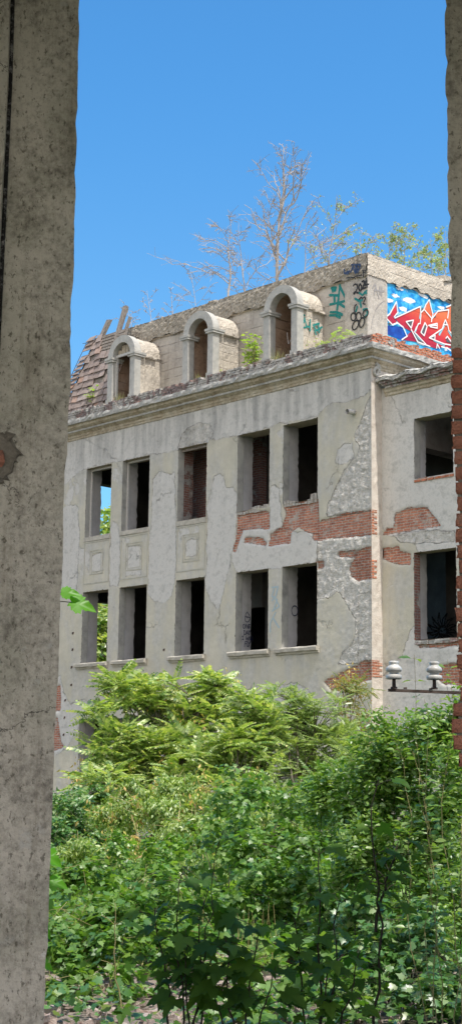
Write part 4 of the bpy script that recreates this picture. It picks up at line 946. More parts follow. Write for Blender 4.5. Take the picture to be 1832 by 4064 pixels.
for i in range(6): m.box((1.2+i*.235,AY-.03,10.02),(1.42+i*.235,AY+.25,10.10), .008)
m.build('brick_sill', M['pbrick_sun'], wing)
m = MB()
for i in range(6): m.box((1.16+i*.25,AY-.02,5.50),(1.39+i*.25,AY+.25,5.60), .012)
m.build('brick_sill', M['pbrick'], wing)
m = MB(); rough_grid(m, lambda u, v: (.03+6*u, AY-.32+.9*v, 13.16+.10*min(1,v*4)+.03*math.sin(u*40)), 80, 8, .014)
rough_grid(m, lambda u, v: (.03+6*u, AY-.32, 13.05+.10*v+.03*math.sin(u*40)), 80, 4, .012)
rough_grid(m, lambda u, v: (.03, AY-.32+.5*v, 13.05+.1*u), 3, 5, .005)
rough_grid(m, lambda u, v: (.03+6*u, AY-.32+.3*v, 13.055+.03*math.sin(u*40)), 80, 3, .012)
m.build('cornice_slab', M['slab'], wing)
m = MB()
for i, (z, yy) in enumerate(((12.86,-.16),(12.94,-.22),(13.0,-.27))):
    x = .25-.06*i
    while x < 6: m.box((x,AY+yy+rng.normal(0,.01),z),(x+.22,AY+.1,z+.072), .008); x += .235
m.build('cornice_bricks', M['pbrick'], wing)
m = MB(); prof = [(0,12.66),(-.04,12.68),(-.05,12.74),(-.10,12.78),(-.11,12.84),(-.15,12.87)]
m.grid([[(x, AY+o+rng.normal(0,.006), z+rng.normal(0,.005)) for o, z in prof] for x in np.linspace(.15, 6, 60)])
m.build('cornice_moulding', M['ochre'], wing)
m = MB(); m.box((0.02,1.5,13.0),(6,10,13.12)); m.box((0.02,AY+.95,4.75),(6,6,5.05)); m.box((.02,AY+.95,9.05),(6,6,9.35)); m.box((5.8,AY+.1,0),(6,10,12.9)); m.box((.02,3.2+.01,0),(5.8,3.5,9.05)); m.box((.02,4.5,9.0),(5.8,4.7,13.0))
m.build('interior', M['inside'], wing)

# ------------------------------------------------------------------ painted marks
def ribbon(lines, wid, place, nrm2=None):
    """flat strokes of a spray can: lines in plane coords, place(u,v,offset)->xyz"""
    m = MB(); o = 0.; an = np.linspace(0, 2*math.pi, 10, endpoint=False)
    for l in lines:
        p = np.array(l, float)
        for i in range(len(p)-1):
            t = p[i+1]-p[i]; L = np.hypot(*t)
            if L < 1e-6: continue
            nn = np.array([-t[1], t[0]])/L*wid/2*rng.uniform(.85,1.12); o += .00012
            m.add([place(*q, o) for q in (p[i]-nn, p[i+1]-nn, p[i+1]+nn, p[i]+nn)], [(0,1,2,3)])
        for q in p:
            o += .00012; m.add([place(q[0]+math.cos(a)*wid/2, q[1]+math.sin(a)*wid/2, o) for a in an], [tuple(range(10))])
    return m
xD, xE = WX[3][0]-.05, WX[4][0]-.05
PL = dict(front=lambda u, v, o: (u, S-.004-o, v), pil=lambda u, v, o: (u, S-.062-o, v), band=lambda u, v, o: (u, S-.165-o, v),
          side=lambda u, v, o: (-S+.042+o, u, v), dside=lambda u, v, o: (-3.045+o, u, v), niche=lambda u, v, o: (u, S-.046-o, v),
          jambD=lambda u, v, o: (xD+.004+o-.02*max(0,min(1,(u-.26)/.31)), u, v), jambE=lambda u, v, o: (xE+.004+o-.02*max(0,min(1,(u-.26)/.31)), u, v), facade=lambda u, v, o: (u, -.006-o, v), annexback=lambda u, v, o: (u, 3.2-o, v))
GM = dict(tag_teal=('p_teal','graffiti_tag'), splash_teal=('p_teal','graffiti_splash'), year_black=('p_black','graffiti_numbers'), flower_black=('p_black','graffiti_flower'), scribble_blue=('p_blue','graffiti_scribble'),
          mark_black=('p_black','graffiti_mark'), scribble_black=('p_black','graffiti_scribble'), tag_grey=('p_grey','graffiti_tag'), arc_grey=('p_grey','graffiti_line'), dormer_teal=('p_teal','graffiti_tag'), niche_teal=('p_teal','graffiti_tag'),
          writing=('p_navy','graffiti_writing'), ring=('p_navy','graffiti_ring'), scribble_pale=('p_pale','graffiti_scribble'), sun_face=('p_soot','graffiti_sun'))
for k, (pl_, w, lines) in DATA['tags'].items():
    par = {'dormer_teal': dz[2], 'niche_teal': dz[2], 'writing': wins['D1'], 'ring': wins['E1'], 'sun_face': wing}.get(k, bld)
    ribbon(lines, w, PL[pl_]).build(GM[k][1], M[GM[k][0]], par)

# mural on the side of the attic
n = NT('mural_sky'); p = n.pos(); s = n.sep(p)
c = n.ramp(n.noise(3.2, 6, .7), [(.35,(.01,.14,.48)),(.47,(.02,.30,.66)),(.56,(.07,.46,.74)),(.68,(.22,.60,.78))])
c = n.mix(n.step(n.math('ADD', n.noise(2.4, 6, .7), n.math('MULTIPLY', n.noise(9, 4, .6), .2)), .70, .78), c, (.78,.80,.82))
def boards(n, s, c):
    fr = n.math('FRACT', n.math('DIVIDE', n.math('ADD', s[2], n.math('MULTIPLY', n.noise(1.2, 3), .06)), .3)); ln = n.math('MULTIPLY', n.step(n.math('ABSOLUTE', n.math('SUBTRACT', fr, .5)), .455, .5), n.step(n.noise(3, 3), .4, .55))
    return n.mix(n.math('MULTIPLY', ln, .6), c, n.mix(1., c, (.25,.25,.25), 'MULTIPLY'))
M['mural_sky'] = n.done(n.bsdf(boards(n, s, c), .6, None, .3))
n = NT('mural_red'); s = n.sep(n.pos())
g = n.math('ADD', n.math('MULTIPLY', n.math('SUBTRACT', s[2], 15.2), .6), n.math('MULTIPLY', n.math('SUBTRACT', s[1], 2.2), .12))
g = n.math('ADD', g, n.math('MULTIPLY', n.math('SUBTRACT', n.noise(5, 4), .5), .3))
c = n.ramp(g, [(.15,(.34,.012,.055)),(.5,(.55,.03,.045)),(.85,(.70,.13,.05)),(1,(.76,.18,.07))])
c = n.mix(n.step(n.noise(4, 7, .75), .60, .68, 0., .45), c, (.55,.42,.38))
M['mural_red'] = n.done(n.bsdf(boards(n, s, c), .6, None, .3))
n = NT('mural_blue'); s = n.sep(n.pos()); c = n.ramp(n.noise(3, 4), [(.35,(.01,.04,.26)),(.65,(.012,.10,.48))]); M['mural_blue'] = n.done(n.bsdf(boards(n, s, c), .6, None, .3))
mu = DATA['mural']
m = MB(); ys = np.linspace(2.08, 6.2, 30)
m.grid([[(-S+.004, y, 14.3),(-S+.004, y, 15.5),(-S+.004, y, 16.82-.03*math.sin(y*9))] for y in ys])
mural = m.build('mural', M['mural_sky'], bld)
def flat(polys, off): 
    m = MB()
    for i, q in enumerate(polys): m.add([(-S+off+.0006*i, u, v) for u, v in q], [tuple(range(len(q)))])
    return m
rag = lambda q, a: [(u+rng.normal(0,a), v+rng.normal(0,a*.5)) for u, v in q]
for i, q in enumerate(mu['cloud']): flat([rag(q,.022)], .008+.0006*i).build('painted_cloud', M['p_white'], mural)
flat(mu['blue'], .016).build('painted_panel', M['mural_blue'], mural)
for i, q in enumerate(mu['red']): flat([q], .020+.0006*i).build('painted_letters', M['mural_red'], mural)
ribbon(mu['cyan'], .07, lambda u, v, o: (-S+.026+o*.3, u, v)).build('painted_shadow', M['p_cyan'], mural)
for i, q in enumerate(mu['dark']): flat([q], .030+.0006*i).build('painted_facet', M['p_dark'], mural)
ribbon(mu['white'], .042, lambda u, v, o: (-S+.038+o*.3, u, v)).build('painted_outline', M['p_white'], mural)
# ------------------------------------------------------------------ the ruin the photo is taken from
def RW(r, d, z): return np.array([CAM[0], CAM[1], 0.]) + RR*r + FH*d + np.array([0,0,z])
ruin = thing('brick_ruin', 'shaded ruin whose concrete pier and brick pier frame the view on both sides', 'ruin', tuple(RW(0,7.8,0)))
n = NT('pier_render'); p = n.pos()
f = n.math('ADD', n.math('MULTIPLY', n.noise(2.2, 6, .65), .45), n.math('MULTIPLY', n.noise(26, 6, .75), .55))
c = n.ramp(f, [(.36,(.20,.19,.165)),(.47,(.42,.395,.345)),(.56,(.57,.54,.475)),(.68,(.48,.455,.41))])
sp = n.noise(1., 4, .7, vec=n.scale(p, (42, 42, 26)))
c = n.mix(n.step(sp, .56, .66, 0., .75), c, (.105,.098,.075))
c = n.mix(n.step(n.noise(3.3, 6, .7), .62, .68, 0., .6), c, (.50,.50,.48))
c = n.mix(n.step(n.noise(1.3, 5, .6), .5, .66, 0., .5), c, n.mix(1., c, (.55,.58,.52), 'MULTIPLY'))
pz = n.sep(p)
drip = n.noise(1., 6, .65, vec=n.scale(p, (9, 9, .7))); c = n.mix(n.step(drip, .5, .7, 0., .55), c, n.mix(1., c, (.48,.45,.40), 'MULTIPLY'))
ww = n.new('ShaderNodeVectorMath'); ww.operation = 'ADD'; n.lk(p, ww.inputs[0]); n.lk(n.scale(n.noise(4, 5, .7, col=True), (.35,.35,.35)), ww.inputs[1])
crk = n.math('MULTIPLY', n.step(n.vor(.9, 'DISTANCE_TO_EDGE', ww.outputs[0]), 0., .006, 1., 0.), n.step(n.noise(1.1, 2), .5, .6)); c = n.mix(n.math('MULTIPLY', crk, .8), c, (.05,.045,.04))
c = n.mix(n.math('MULTIPLY', n.step(pz[2], 1.3, .7), n.step(n.noise(6.5, 6, .7), .60, .64)), c, (.62,.62,.60))
c = n.mix(n.step(pz[2], .8, 4.5, 0., .35), c, n.mix(1., c, (.92,.97,.93), 'MULTIPLY'))
M['pier'] = n.done(n.bsdf(c, .95, n.bump(n.math('ADD', n.noise(45, 6, .75), n.math('MULTIPLY', sp, -.8)), .012, 1.), .15))
M['pier_brick'] = plain('sooty_old_brick', [(.10,.078,.068),(.29,.13,.09),(.38,.17,.115),(.24,.195,.165)], 4.5, .95, .03, 22)
M['mortar'] = plain('crumbling_mortar', [(.13,.12,.10),(.26,.24,.20)], 14, .95, .03, 24)
M['ruinwall'] = plain('pale_inner_plaster', [(.34,.32,.28),(.48,.46,.42)], 2, .95, .01, 20)
M['pier_reveal'] = plain('pier_reveal', [(.19,.165,.13),(.34,.305,.25),(.42,.385,.32)], 5, .95, .02, 30)  # warmed in colour to cancel blue skylight on the reveals
def wallslab(edge, far, d0, d1, name, mat, parent=ruin, nsub=14, jag=.006, zlo=-.2, zhi=6.4, splay=0.):
    """pier between a ragged edge (r,z list, top to bottom) and r=far"""
    e = np.array(sorted([(z, r) for r, z in edge]))
    z = np.arange(zlo, zhi, .045); r = np.interp(z, e[:,0], e[:,1]) + rng.normal(0, jag, len(z))*.4
    r += jag*.25*np.sin(z*7.3+1)*np.sin(z*2.1)
    for _ in range(9): r += np.sign(far-r[0])*rng.uniform(1,3)*jag*np.exp(-((z-rng.uniform(zlo,zhi))/rng.uniform(.02,.06))**2)
    m = MB(); s = np.sign(far-r[0])
    cols = np.linspace(0, 1, nsub)**1.6
    m.grid([[RW(ri+(far-ri)*t, d0+(0 if t > .01 else .012), zi) for t in cols] for zi, ri in zip(z, r)])
    face = m.build(name, mat, parent); m = MB()
    m.grid([[RW(ri, d0+.012, zi), RW(ri+splay/2+rng.normal(0,.003), (d0+d1)/2, zi), RW(ri+splay+rng.normal(0,.004), d1, zi)] for zi, ri in zip(z, r)])
    m.grid([[RW(ri+splay+(far-ri)*t, d1, zi) for t in (0, 1)] for zi, ri in zip(z, r)])
    m.build('reveal', M['pier_reveal'], face if parent is ruin else parent); return face
pl_ = wallslab(DATA['ledge'], -6., 7.6, 8.0, 'pier', M['pier'], zhi=6.42, jag=.003, splay=-.10)
# nearer strip left of the joint, and the knocked-out hole
e = np.array(DATA['ljoint']); 
m = MB()
zj = np.array([6.6]+[q[1] for q in e]+[2.0]); rj = np.array([e[0][0]+.03]+[q[0] for q in e]+[e[-1][0]-.12])
m.grid([[RW(r_, 7.6, z_), RW(r_-.004, 7.555, z_), RW(r_-.03, 7.545, z_), RW(-3., 7.54, z_)] for r_, z_ in zip(rj+rng.normal(0,.004,len(rj)), zj)])
m.build('pier_facing', M['pier'], pl_)
m = MB(); m.tube([RW(r_+.006, 7.592, z_) for r_, z_ in zip(rj, zj)], .012, 5); m.build('joint', M['p_soot'], pl_)
h = np.array(DATA['lhole']); cen = h.mean(0)+(-.03,.0)
m = MB(); nh = 40; tt = np.linspace(0, len(h), nh, endpoint=False)
ring = np.array([h[int(t)]+(h[(int(t)+1)%len(h)]-h[int(t)])*(t%1) for t in tt]) + rng.normal(0,.014,(nh,2))
P = [[RW(*(cen+(q-cen)*k)[[0]], d, (cen+(q-cen)*k)[1]) for k, d in ((1.06,7.594),(1.0,7.585),(.9,7.594),(0,7.596))] for q in list(ring)+[ring[0]]]
m.grid(P); m.build('broken_hole', M['mortar'], pl_)
m = MB(); m.obox(RW(cen[0]-.03,7.585,cen[1]-.02), RR*.065, FH*.012, (0,0,.042), .008); m.build('hole_brick', M['pier_brick'], pl_)
pr = wallslab(DATA['redge'], 5., 7.6, 8.0, 'pier', M['pier'], zlo=3.86, zhi=6.42, jag=.0045, splay=.10)
eb = np.array(sorted([(z, r) for r, z in DATA['rbrick']]))
m = MB(); mm = MB(); z = -.2; k = 0
while z < 3.90:
    hgt = .0665+rng.normal(0,.002); re = np.interp(z+.03, eb[:,0], eb[:,1])
    o = rng.normal(0,.0045)
    x = re+o; first = True
    while x < 1.9:
        w = (.115 if (k % 2 and first) else .235)+rng.normal(0,.004)
        d0 = 7.60+rng.normal(0,.006)
        # chipped, rounded brick
        nx_, nz_ = 5, 4
        def fn(u, v, dd): return RW(x+w*u+rng.normal(0,.0025), dd+.012*(abs(u-.5)*2)**6+.012*(abs(v-.5)*2)**6+rng.normal(0,.0025), z+hgt*v+rng.normal(0,.002))
        m.grid([[fn(u, v, d0) for v in np.linspace(0,1,nz_)] for u in np.linspace(0,1,nx_)])
        if first: m.grid([[RW(x+.010*(abs(v-.5)*2)**4+rng.normal(0,.003)+.10*u, d0+.012+(8.-d0)*u, z+hgt*v) for v in np.linspace(0,1,5)] for u in np.linspace(0,1,7)])
        first = False; x += w+.012
    z += hgt+.0125; k += 1
pb = m.build('brick_courses', M['pier_brick'], pr)
wallslab([(r+.014, z) for r, z in DATA['rbrick']], 5., 7.612, 7.99, 'mortar', M['mortar'], pr, 10, .006, -.2, 3.94, .10)
m = MB(); m.obox(RW(.3,4.6,6.43), RR*6.6, FH*3.45, (0,0,.09)); m.build('shading_ceiling', M['ruinwall'], ruin)  # unseen slab, added and sized to keep the piers in shade
m = MB(); m.obox(RW(2.05,9.1,1.0), RR*.2, FH*1.1, (0,0,1.5)); m.build('buttress', M['pier'], ruin)

# iron bar with two porcelain insulators
a, b = np.array(DATA['pts']['barL']), np.array(DATA['pts']['barR'])
bar = thing('iron_bar', 'rusty flat iron bar reaching in from the brick pier with insulators on it', 'bar', tuple(b))
d = (b-a)/2; u = d/np.linalg.norm(d); w_ = np.cross(u, (0,0,1.))
m = MB(); m.obox((a+b)/2+np.array([0,0,-.0]), d, w_*.02, (0,0,.009), .0008); m.build('flat_bar', M['iron'], bar)
m = MB()
for k in (.12,.3): 
    q = a+(b-a)*k; m.tube([q+np.array([0,0,.012]), q+np.array([0,0,.022])], .012, 6)
m.build('bolt_head', M['iron'], bar)
def insulator(loc, label):
    t = thing('insulator', label, 'insulator', tuple(loc), 'porcelain insulators on the iron bar')
    prof = [(.0,.184),(.026,.184),(.031,.179),(.031,.170),(.027,.163),(.030,.158),(.042,.148),(.049,.139),(.0495,.126),(.047,.119),(.040,.116),(.030,.114),(.029,.104),(.031,.100),(.045,.097),(.0495,.092),(.0495,.076),(.046,.070),(.036,.070),(.034,.078),(.012,.080)]
    m = MB(); N_ = 28; an = np.linspace(0, 2*math.pi, N_+1)
    m.grid([[loc+np.array([r*math.cos(q), r*math.sin(q), z]) for q in an] for r, z in prof])
    o = m.build('porcelain_body', M['porcelain'], t, True)
    m = MB(); m.tube([loc+np.array([0,0,.012]), loc+np.array([0,0,.09])], [.013,.010], 8); m.tube([loc+np.array([0,0,.010]), loc+np.array([0,0,.022])], [.022,.02], 8)
    m.build('iron_pin', M['iron'], t)
    return t
i1 = insulator(np.array(DATA['pts']['ins1']), 'white porcelain insulator at the free end of the iron bar')
i2 = i1.copy(); COL.objects.link(i2); i2.location = DATA['pts']['ins2']; i2['label'] = 'white porcelain insulator on the iron bar nearer the brick pier'
for ch in list(i1.children):
    c_ = ch.copy(); COL.objects.link(c_); c_.parent = i2

# ------------------------------------------------------------------ plants
def norm(a): return a/(np.linalg.norm(a, axis=-1, keepdims=True)+1e-9)
def T_oval(w=.30, fold=.10, drop=.10):
    v = np.array([(0,0,0),(w*.9,.33,fold),(w*.75,.68,fold*.6-drop*.5),(0,1,-drop),(-w*.75,.68,fold*.6-drop*.5),(-w*.9,.33,fold),(0,.5,-drop*.2)])
    return v, [(0,1,6),(1,2,6),(2,3,6),(3,4,6),(4,5,6),(5,0,6)]
def T_simple(w=.26, drop=.12):
    v = np.array([(0,0,0),(w,.45,.05),(0,1,-drop),(-w,.45,.05)]); return v, [(0,1,2),(0,2,3)]
def T_maple():
    h = [(.0,.0),(.16,-.10),(.34,-.12),(.30,.02),(.44,.06),(.42,.14),(.60,.30),(.50,.36),(.56,.50),(.38,.48),(.24,.50),(.30,.66),(.20,.72),(.16,.86),(0,1.06)]
    pts = h+[(-x,y) for x, y in h[-2:0:-1]]
    v = [(x, y, .26*abs(x)-.28*y*abs(y)-.55*max(0,abs(x)-.26)+.05*math.sin(9*x+5*y)) for x, y in pts]+[(0,.28,-.06)]; c = len(v)-1; k = len(pts)
    return np.array(v), [(i,(i+1)%k,c) for i in range(k)]
def T_ivy():
    h = [(0,0),(.25,-.08),(.48,.12),(.34,.30),(.52,.48),(.24,.58),(0,1)]
    pts = h+[(-x,y) for x, y in h[-2:0:-1]]
    v = [(x, y, .12*abs(x)-.15*y*y) for x, y in pts]+[(0,.35,0)]; c = len(v)-1; k = len(pts)
    return np.array(v), [(i,(i+1)%k,c) for i in range(k)]
def T_frond(n=10, llen=.26, lw=.036, droop=.55, curl=.3):
    """pinnate leaf of unit length along y, leaflets hanging"""
    V, F = [], []; o = 0
    for i in range(n+1):
        t = .14+.86*i/n; y = t; z = -droop*t**2.0*.6
        L = llen*(1-.55*abs(t-.42)**1.3*1.6) * (1 if i < n else .8)
        for s in ((-1, 1) if i < n else (0,)):
            dx, dy, dz = (s*.86, .42, -.42) if s else (0, 1, -.6)
            dv = np.array([dx,dy,dz]); dv /= np.linalg.norm(dv); sd = np.array([-dv[1], dv[0], 0]) if s else np.array([1,0,0]); sd = sd/np.linalg.norm(sd)
            b = np.array([0,y,z])
            V += [b, b+dv*L*.38+sd*lw+(0,0,.012), b+dv*L+np.array([0,0,-.05*L]), b+dv*L*.38-sd*lw+(0,0,.0)]
            F += [(o,o+1,o+2),(o,o+2,o+3)]; o += 4
    # rachis
    r = .004; V += [np.array(q) for q in ((-r,0,0),(r,0,0),(r,.5,-droop*.15),(-r,.5,-droop*.15),(r*.5,1,-droop*.6),(-r*.5,1,-droop*.6))]
    F += [(o,o+1,o+2,o+3),(o+3,o+2,o+4,o+5)]
    return np.array(V), F
def place_leaves(tmpl, P, Dv, Nv, S):
    """instance leaf shapes: tip direction Dv, upper side Nv"""
    v, f = tmpl; Dv = norm(Dv); X = norm(np.cross(Dv, Nv)); Z = np.cross(X, Dv)
    W = P[:,None,:] + S[:,None,None]*(v[None,:,0,None]*X[:,None,:] + v[None,:,1,None]*Dv[:,None,:] + v[None,:,2,None]*Z[:,None,:])
    k = len(P); nv = len(v); cnt = np.array([len(q) for q in f]); fl = np.concatenate([np.array(q) for q in f])
    return W.reshape(-1,3), np.tile(cnt, k), (fl[None,:]+nv*np.arange(k)[:,None]).ravel()
def leaves_obj(name, parts, mat, parent):
    V, C_, I = [], [], []; o = 0
    for v, c, i in parts: V.append(v); C_.append(c); I.append(i+o); o += len(v)
    return big_mesh(name, np.concatenate(V), np.concatenate(C_), np.concatenate(I), mat, parent)
def lobe_pts(lobes, n, shell=.55, sub=8):
    """points on clumps: every lobe carries smaller sub-lobes, so dark gaps stay between them"""
    L_ = np.array(lobes, float); S_ = []
    for l in L_:
        d = norm(rng.normal(size=(sub,3))*np.array([1,1,.8])+np.array([0,0,.25])); rr = rng.uniform(.35,1.05,(sub,1))
        c = l[:3]+d*rr*l[3:6]; q = rng.uniform(.2,.5,(sub,1))*l[3:6]
        S_.append(np.hstack([c, q, np.tile(l[:3],(sub,1))]))
    S_ = np.concatenate(S_); wt = S_[:,3]*S_[:,5]; wt /= wt.sum()
    k = rng.choice(len(S_), n, p=wt); d = norm(rng.normal(size=(n,3))+np.array([0,0,.15])); r = .35+.65*rng.random((n,1))**.5
    r *= 1+rng.normal(0,.12,(n,1)); P = S_[k,:3]+d*r*S_[k,3:6]
    return P, norm(d+.5*norm(P-S_[k,6:9])), S_[k,6:9]
def curve(a, b, n=7, sag=.0, wob=.05):
    t = np.linspace(0,1,n)[:,None]; a, b = np.array(a), np.array(b); L_ = np.linalg.norm(b-a)
    p = a+(b-a)*t; p[:,2] += sag*L_*np.sin(t[:,0]*math.pi); w = rng.normal(0, wob*L_, (n,3)); w[0] = w[-1] = 0
    w[1:-1] = (w[1:-1]+np.roll(w,1,0)[1:-1]+np.roll(w,-1,0)[1:-1])/3
    return p+w
def shrub(name, label, cat, lobes, mat, tmpl, n_tw, leaves_per, size, twig=.35, droop=.3, spread=.6, up=.75, stems=8, bark='bark', srad=.02, group=None, shell=.5, upright=.4, zmin=.03, wither=0):
    L_ = np.array(lobes, float); base = np.array([L_[:,0].mean(), L_[:,1].mean(), 0.])
    t = thing(name, label, cat, tuple(base), group)
    P0, d, c = lobe_pts(lobes, n_tw, shell)
    P0[:,2] = np.maximum(P0[:,2], zmin+.02)
    tw = norm(d*.8+rng.normal(0,.35,d.shape)+np.array([0,0,upright]))
    k = leaves_per; s = (np.arange(k)+.5)/k
    TL = twig*rng.uniform(.6,1.3,(n_tw,1,1))
    P = P0[:,None,:]+TL*(s[None,:,None]-.6)*tw[:,None,:]; P[:,:,2] -= (droop*TL*s[None,:,None]**2*.6)[:,:,0]
    P = P.reshape(-1,3); tw_ = np.repeat(tw, k, 0)
    side = norm(np.cross(tw_, np.array([0,0,1.])+rng.normal(0,.2,tw_.shape)))*np.where(np.arange(len(P)) % 2, 1, -1)[:,None]
    D = norm(tw_*.55+side*spread*1.3+rng.normal(0,.3,P.shape)-np.array([0,0,droop]))
    Nv = norm(np.array([0,0,up])+np.repeat(d, k, 0)*.75+rng.normal(0,.40,P.shape))
    S = size*rng.uniform(.6,1.25,len(P)); P = P+rng.normal(0,size*.25,P.shape)
    ok = P[:,2] > zmin
    leaves_obj('foliage', [place_leaves(tmpl, P[ok], D[ok], Nv[ok], S[ok])], mat, t)
    withered(t, lobes, wither)
    m = MB()
    for i in range(stems):
        q = L_[i % len(L_), :3]+rng.normal(0,.2,3)*L_[i % len(L_), 3:6]; b = np.array([base[0]+(q[0]-base[0])*.55+rng.normal(0,.12), base[1]+(q[1]-base[1])*.55+rng.normal(0,.12), -.05])
        m.tube(curve(b, q, 8, 0, .06), np.linspace(srad, srad*.3, 8), 5)
    for i in rng.choice(n_tw, min(n_tw, 140), replace=False):
        m.tube(curve(c[i]+rng.normal(0,.08,3), P0[i]+tw[i]*twig*.4, 5, 0, .06), np.linspace(srad*.35, srad*.12, 5), 4)
    m.build('branches', M[bark], t)
    return t
def withered(t, lobes, n, size=.1):
    if not n: return
    P, d, c = lobe_pts(lobes, max(2, n//14), .9); P = np.repeat(P, 14, 0)+rng.normal(0,.07,(len(P)*14,3))*np.array([1,1,1.6]); k = len(P)
    leaves_obj('withered_leaves', [place_leaves(T_simple(.2,.3), P, rng.normal(0,.5,(k,3))-np.array([0,0,.9]), rng.normal(0,1,(k,3)), size*rng.uniform(.5,1.2,k))], G['dry'], t)
def frond_tree(name, label, lobes, mat, n_ros, per, flen, base, tmpl, srad=.06, wither=0):
    L_ = np.array(lobes, float); t = thing(name, label, 'tree', base)
    P0, d, c = lobe_pts(lobes, n_ros, .45); Ps, Ds, Ns, Ss = [], [], [], []
    for p, dd in zip(P0, d):
        ph = rng.uniform(0, 2*math.pi)
        for j in range(per):
            a = ph+2.4*j; el = rng.uniform(-.25,.75); o = np.array([math.cos(a), math.sin(a), 0])
            D = o*math.cos(el)+np.array([0,0,math.sin(el)])+dd*.45
            Ps.append(p-np.array([0,0,.02*j])); Ds.append(D); Ns.append(np.array([0,0,1.])+o*.55+dd*.3+rng.normal(0,.22,3)); Ss.append(flen*rng.uniform(.55,1.15))
    leaves_obj('crown', [place_leaves(tmpl, np.array(Ps), np.array(Ds), np.array(Ns), np.array(Ss))], mat, t)
    withered(t, lobes, wither)
    m = MB(); b = np.array([*base[:2], -.1]); top = L_[np.argmax(L_[:,2]),:3]
    m.tube(curve(b, top, 10, 0, .03), np.linspace(srad, srad*.4, 10), 7)
    for q in L_: m.tube(curve(b+(top-b)*rng.uniform(.25,.55), q[:3], 8, .05, .05), np.linspace(srad*.5, srad*.2, 8), 5)
    for i in range(0, n_ros, 2): m.tube(curve(c[i], P0[i], 5, .03, .05), np.linspace(srad*.25, srad*.1, 5), 4)
    m.build('trunk', M['bark'], t)
    return t
Lb = DATA['lobes']
def bs(k): a = np.array(Lb[k]); return (float(a[:,0].mean()), float(a[:,1].mean()), 0.)
frond_tree('tree_of_heaven', 'tall tree of heaven with drooping feathery fronds below the leftmost lower windows', Lb['ail1'], G['ail'], 350, 7, .62, bs('ail1'), T_frond(8,.24,.060), wither=1000)
frond_tree('tree_of_heaven', 'smaller tree of heaven with pale fronds at the middle of the facade foot', Lb['ail2'], G['ail'], 150, 7, .58, bs('ail2'), T_frond(8,.24,.060), .04)
frond_tree('locust_tree', 'fine-leaved pale locust tree rising below the rightmost lower window sill', Lb['loc'], G['loc'], 480, 6, .40, bs('loc'), T_frond(8,.21,.05,.35), .05)
frond_tree('locust_tree', 'upright browning locust sapling against the sunlit corner of the building', Lb['brn'], G['brn'], 150, 6, .30, bs('brn'), T_frond(8,.2,.05,.35), .03, 900)
shrub('vine_thicket', 'yellow-green vine-draped mound in front of the taller tree of heaven', 'shrub', Lb['vine'], G['vine'], T_simple(.28,.3), 3000, 9, .072, .34, .95, .5, .6, 14, 'palestem', .018, wither=700)
shrub('dark_shrub', 'dark green shrub at the foot of the far left facade beside the concrete pier', 'shrub', Lb['leftsh'], G['deep'], T_simple(.30,.2), 900, 9, .11, .4, .4, .6, .7, 8)
shrub('lobed_shrub', 'bushy shrub with pale lobed leaves in the middle of the yard', 'shrub', Lb['hop'], G['mid'], T_ivy(), 2000, 7, .064, .26, .5, .6, .7, 14, 'stem', .012)
shrub('hedge_shrub', 'broad oval-leaved shrub filling the right side below the insulators', 'shrub', Lb['rbush'], G['apple'], T_oval(.27), 3300, 8, .064, .30, .25, .6, .7, 16, 'stem', .008, upright=.6)
shrub('tangled_shrub', 'dark tangled shrub in the lower right corner of the yard', 'shrub', Lb['rlow'], G['deep'], T_ivy(), 700, 7, .062, .22, .4, .6, .7, 12, 'stem', .009)
shrub('weed_clump', 'bright green weed clump at the foot of the concrete pier', 'weed', Lb['weed'], G['mid'], T_ivy(), 800, 6, .07, .20, .35, .6, .8, 12, 'palestem', .007)
shrub('seedling_patch', 'low sunlit maple seedlings along the bottom edge of the yard', 'seedlings', Lb['low'], G['mid'], T_maple(), 90, 4, .10, .2, .15, .6, 1., 8, 'stem', .006)

# saplings with big lobed leaves in the shade of the ruin
PT = {k: np.array(v) for k, v in DATA['pts'].items()}
def sapling(name, label, cat, stems, mat, tmpl, size, whorls, bark='stem', srad=.009, start=.25, petiole=.09, per=4, droop=.25, droptop=0.):
    b = np.array(stems[0][0]); t = thing(name, label, cat, (float(b[0]), float(b[1]), 0.))
    m = MB(); P, D, Nn, S = [], [], [], []
    for a, e in stems:
        a, e = np.array(a, float), np.array(e, float); c = curve(a, e, 12, 0, .03); m.tube(c, np.linspace(srad, srad*.35, 12), 5)
        for i in range(whorls):
            tt = start+(1-start)*(i+rng.uniform(.2,.8))/whorls; q = c[0]+0; x = tt*11; j = min(int(x), 10); q = c[j]+(c[j+1]-c[j])*(x-j)
            ph = rng.uniform(0,6.28)
            for k in range(per):
                an = ph+k*2*math.pi/per+rng.normal(0,.35); o = np.array([math.cos(an), math.sin(an), rng.uniform(.1,.6)]); pl = petiole*rng.uniform(.6,1.6)
                f_ = q+o*pl; m.tube([q, q+o*pl*.5+np.array([0,0,.01]), f_], [srad*.22]*3, 4)
                P.append(f_); D.append(o*np.array([1,1,.0])+np.array([0,0,-droop])+rng.normal(0,.15,3)); Nn.append(np.array([0,0,.75])+o*.75-FH*.25+rng.normal(0,.3,3)); S.append(size*rng.uniform(.6,1.35))
    leaves_obj('leaves', [place_leaves(tmpl, np.array(P), np.array(D), np.array(Nn), np.array(S))], mat, t)
    m.build('stem', M[bark], t); return t
g0 = lambda p: np.array([p[0], p[1], -.05])
def ext(p, x): return np.array([p[0], p[1], x])
def spread(c, pts): return [(g0(c+RR*x*.25), c+RR*x+FH*y+np.array([0,0,z])) for x, y, z in pts]
sapling('maple_sapling', 'shaded maple sapling with large dark leaves left of centre', 'sapling', spread(PT['mA0'], [(-.05,.1,1.02),(.12,0,.92),(.2,.2,.75),(-.22,.1,.8),(.0,-.1,.6)]), G['maple'], T_maple(), .115, 4, per=4, petiole=.10, start=.45)
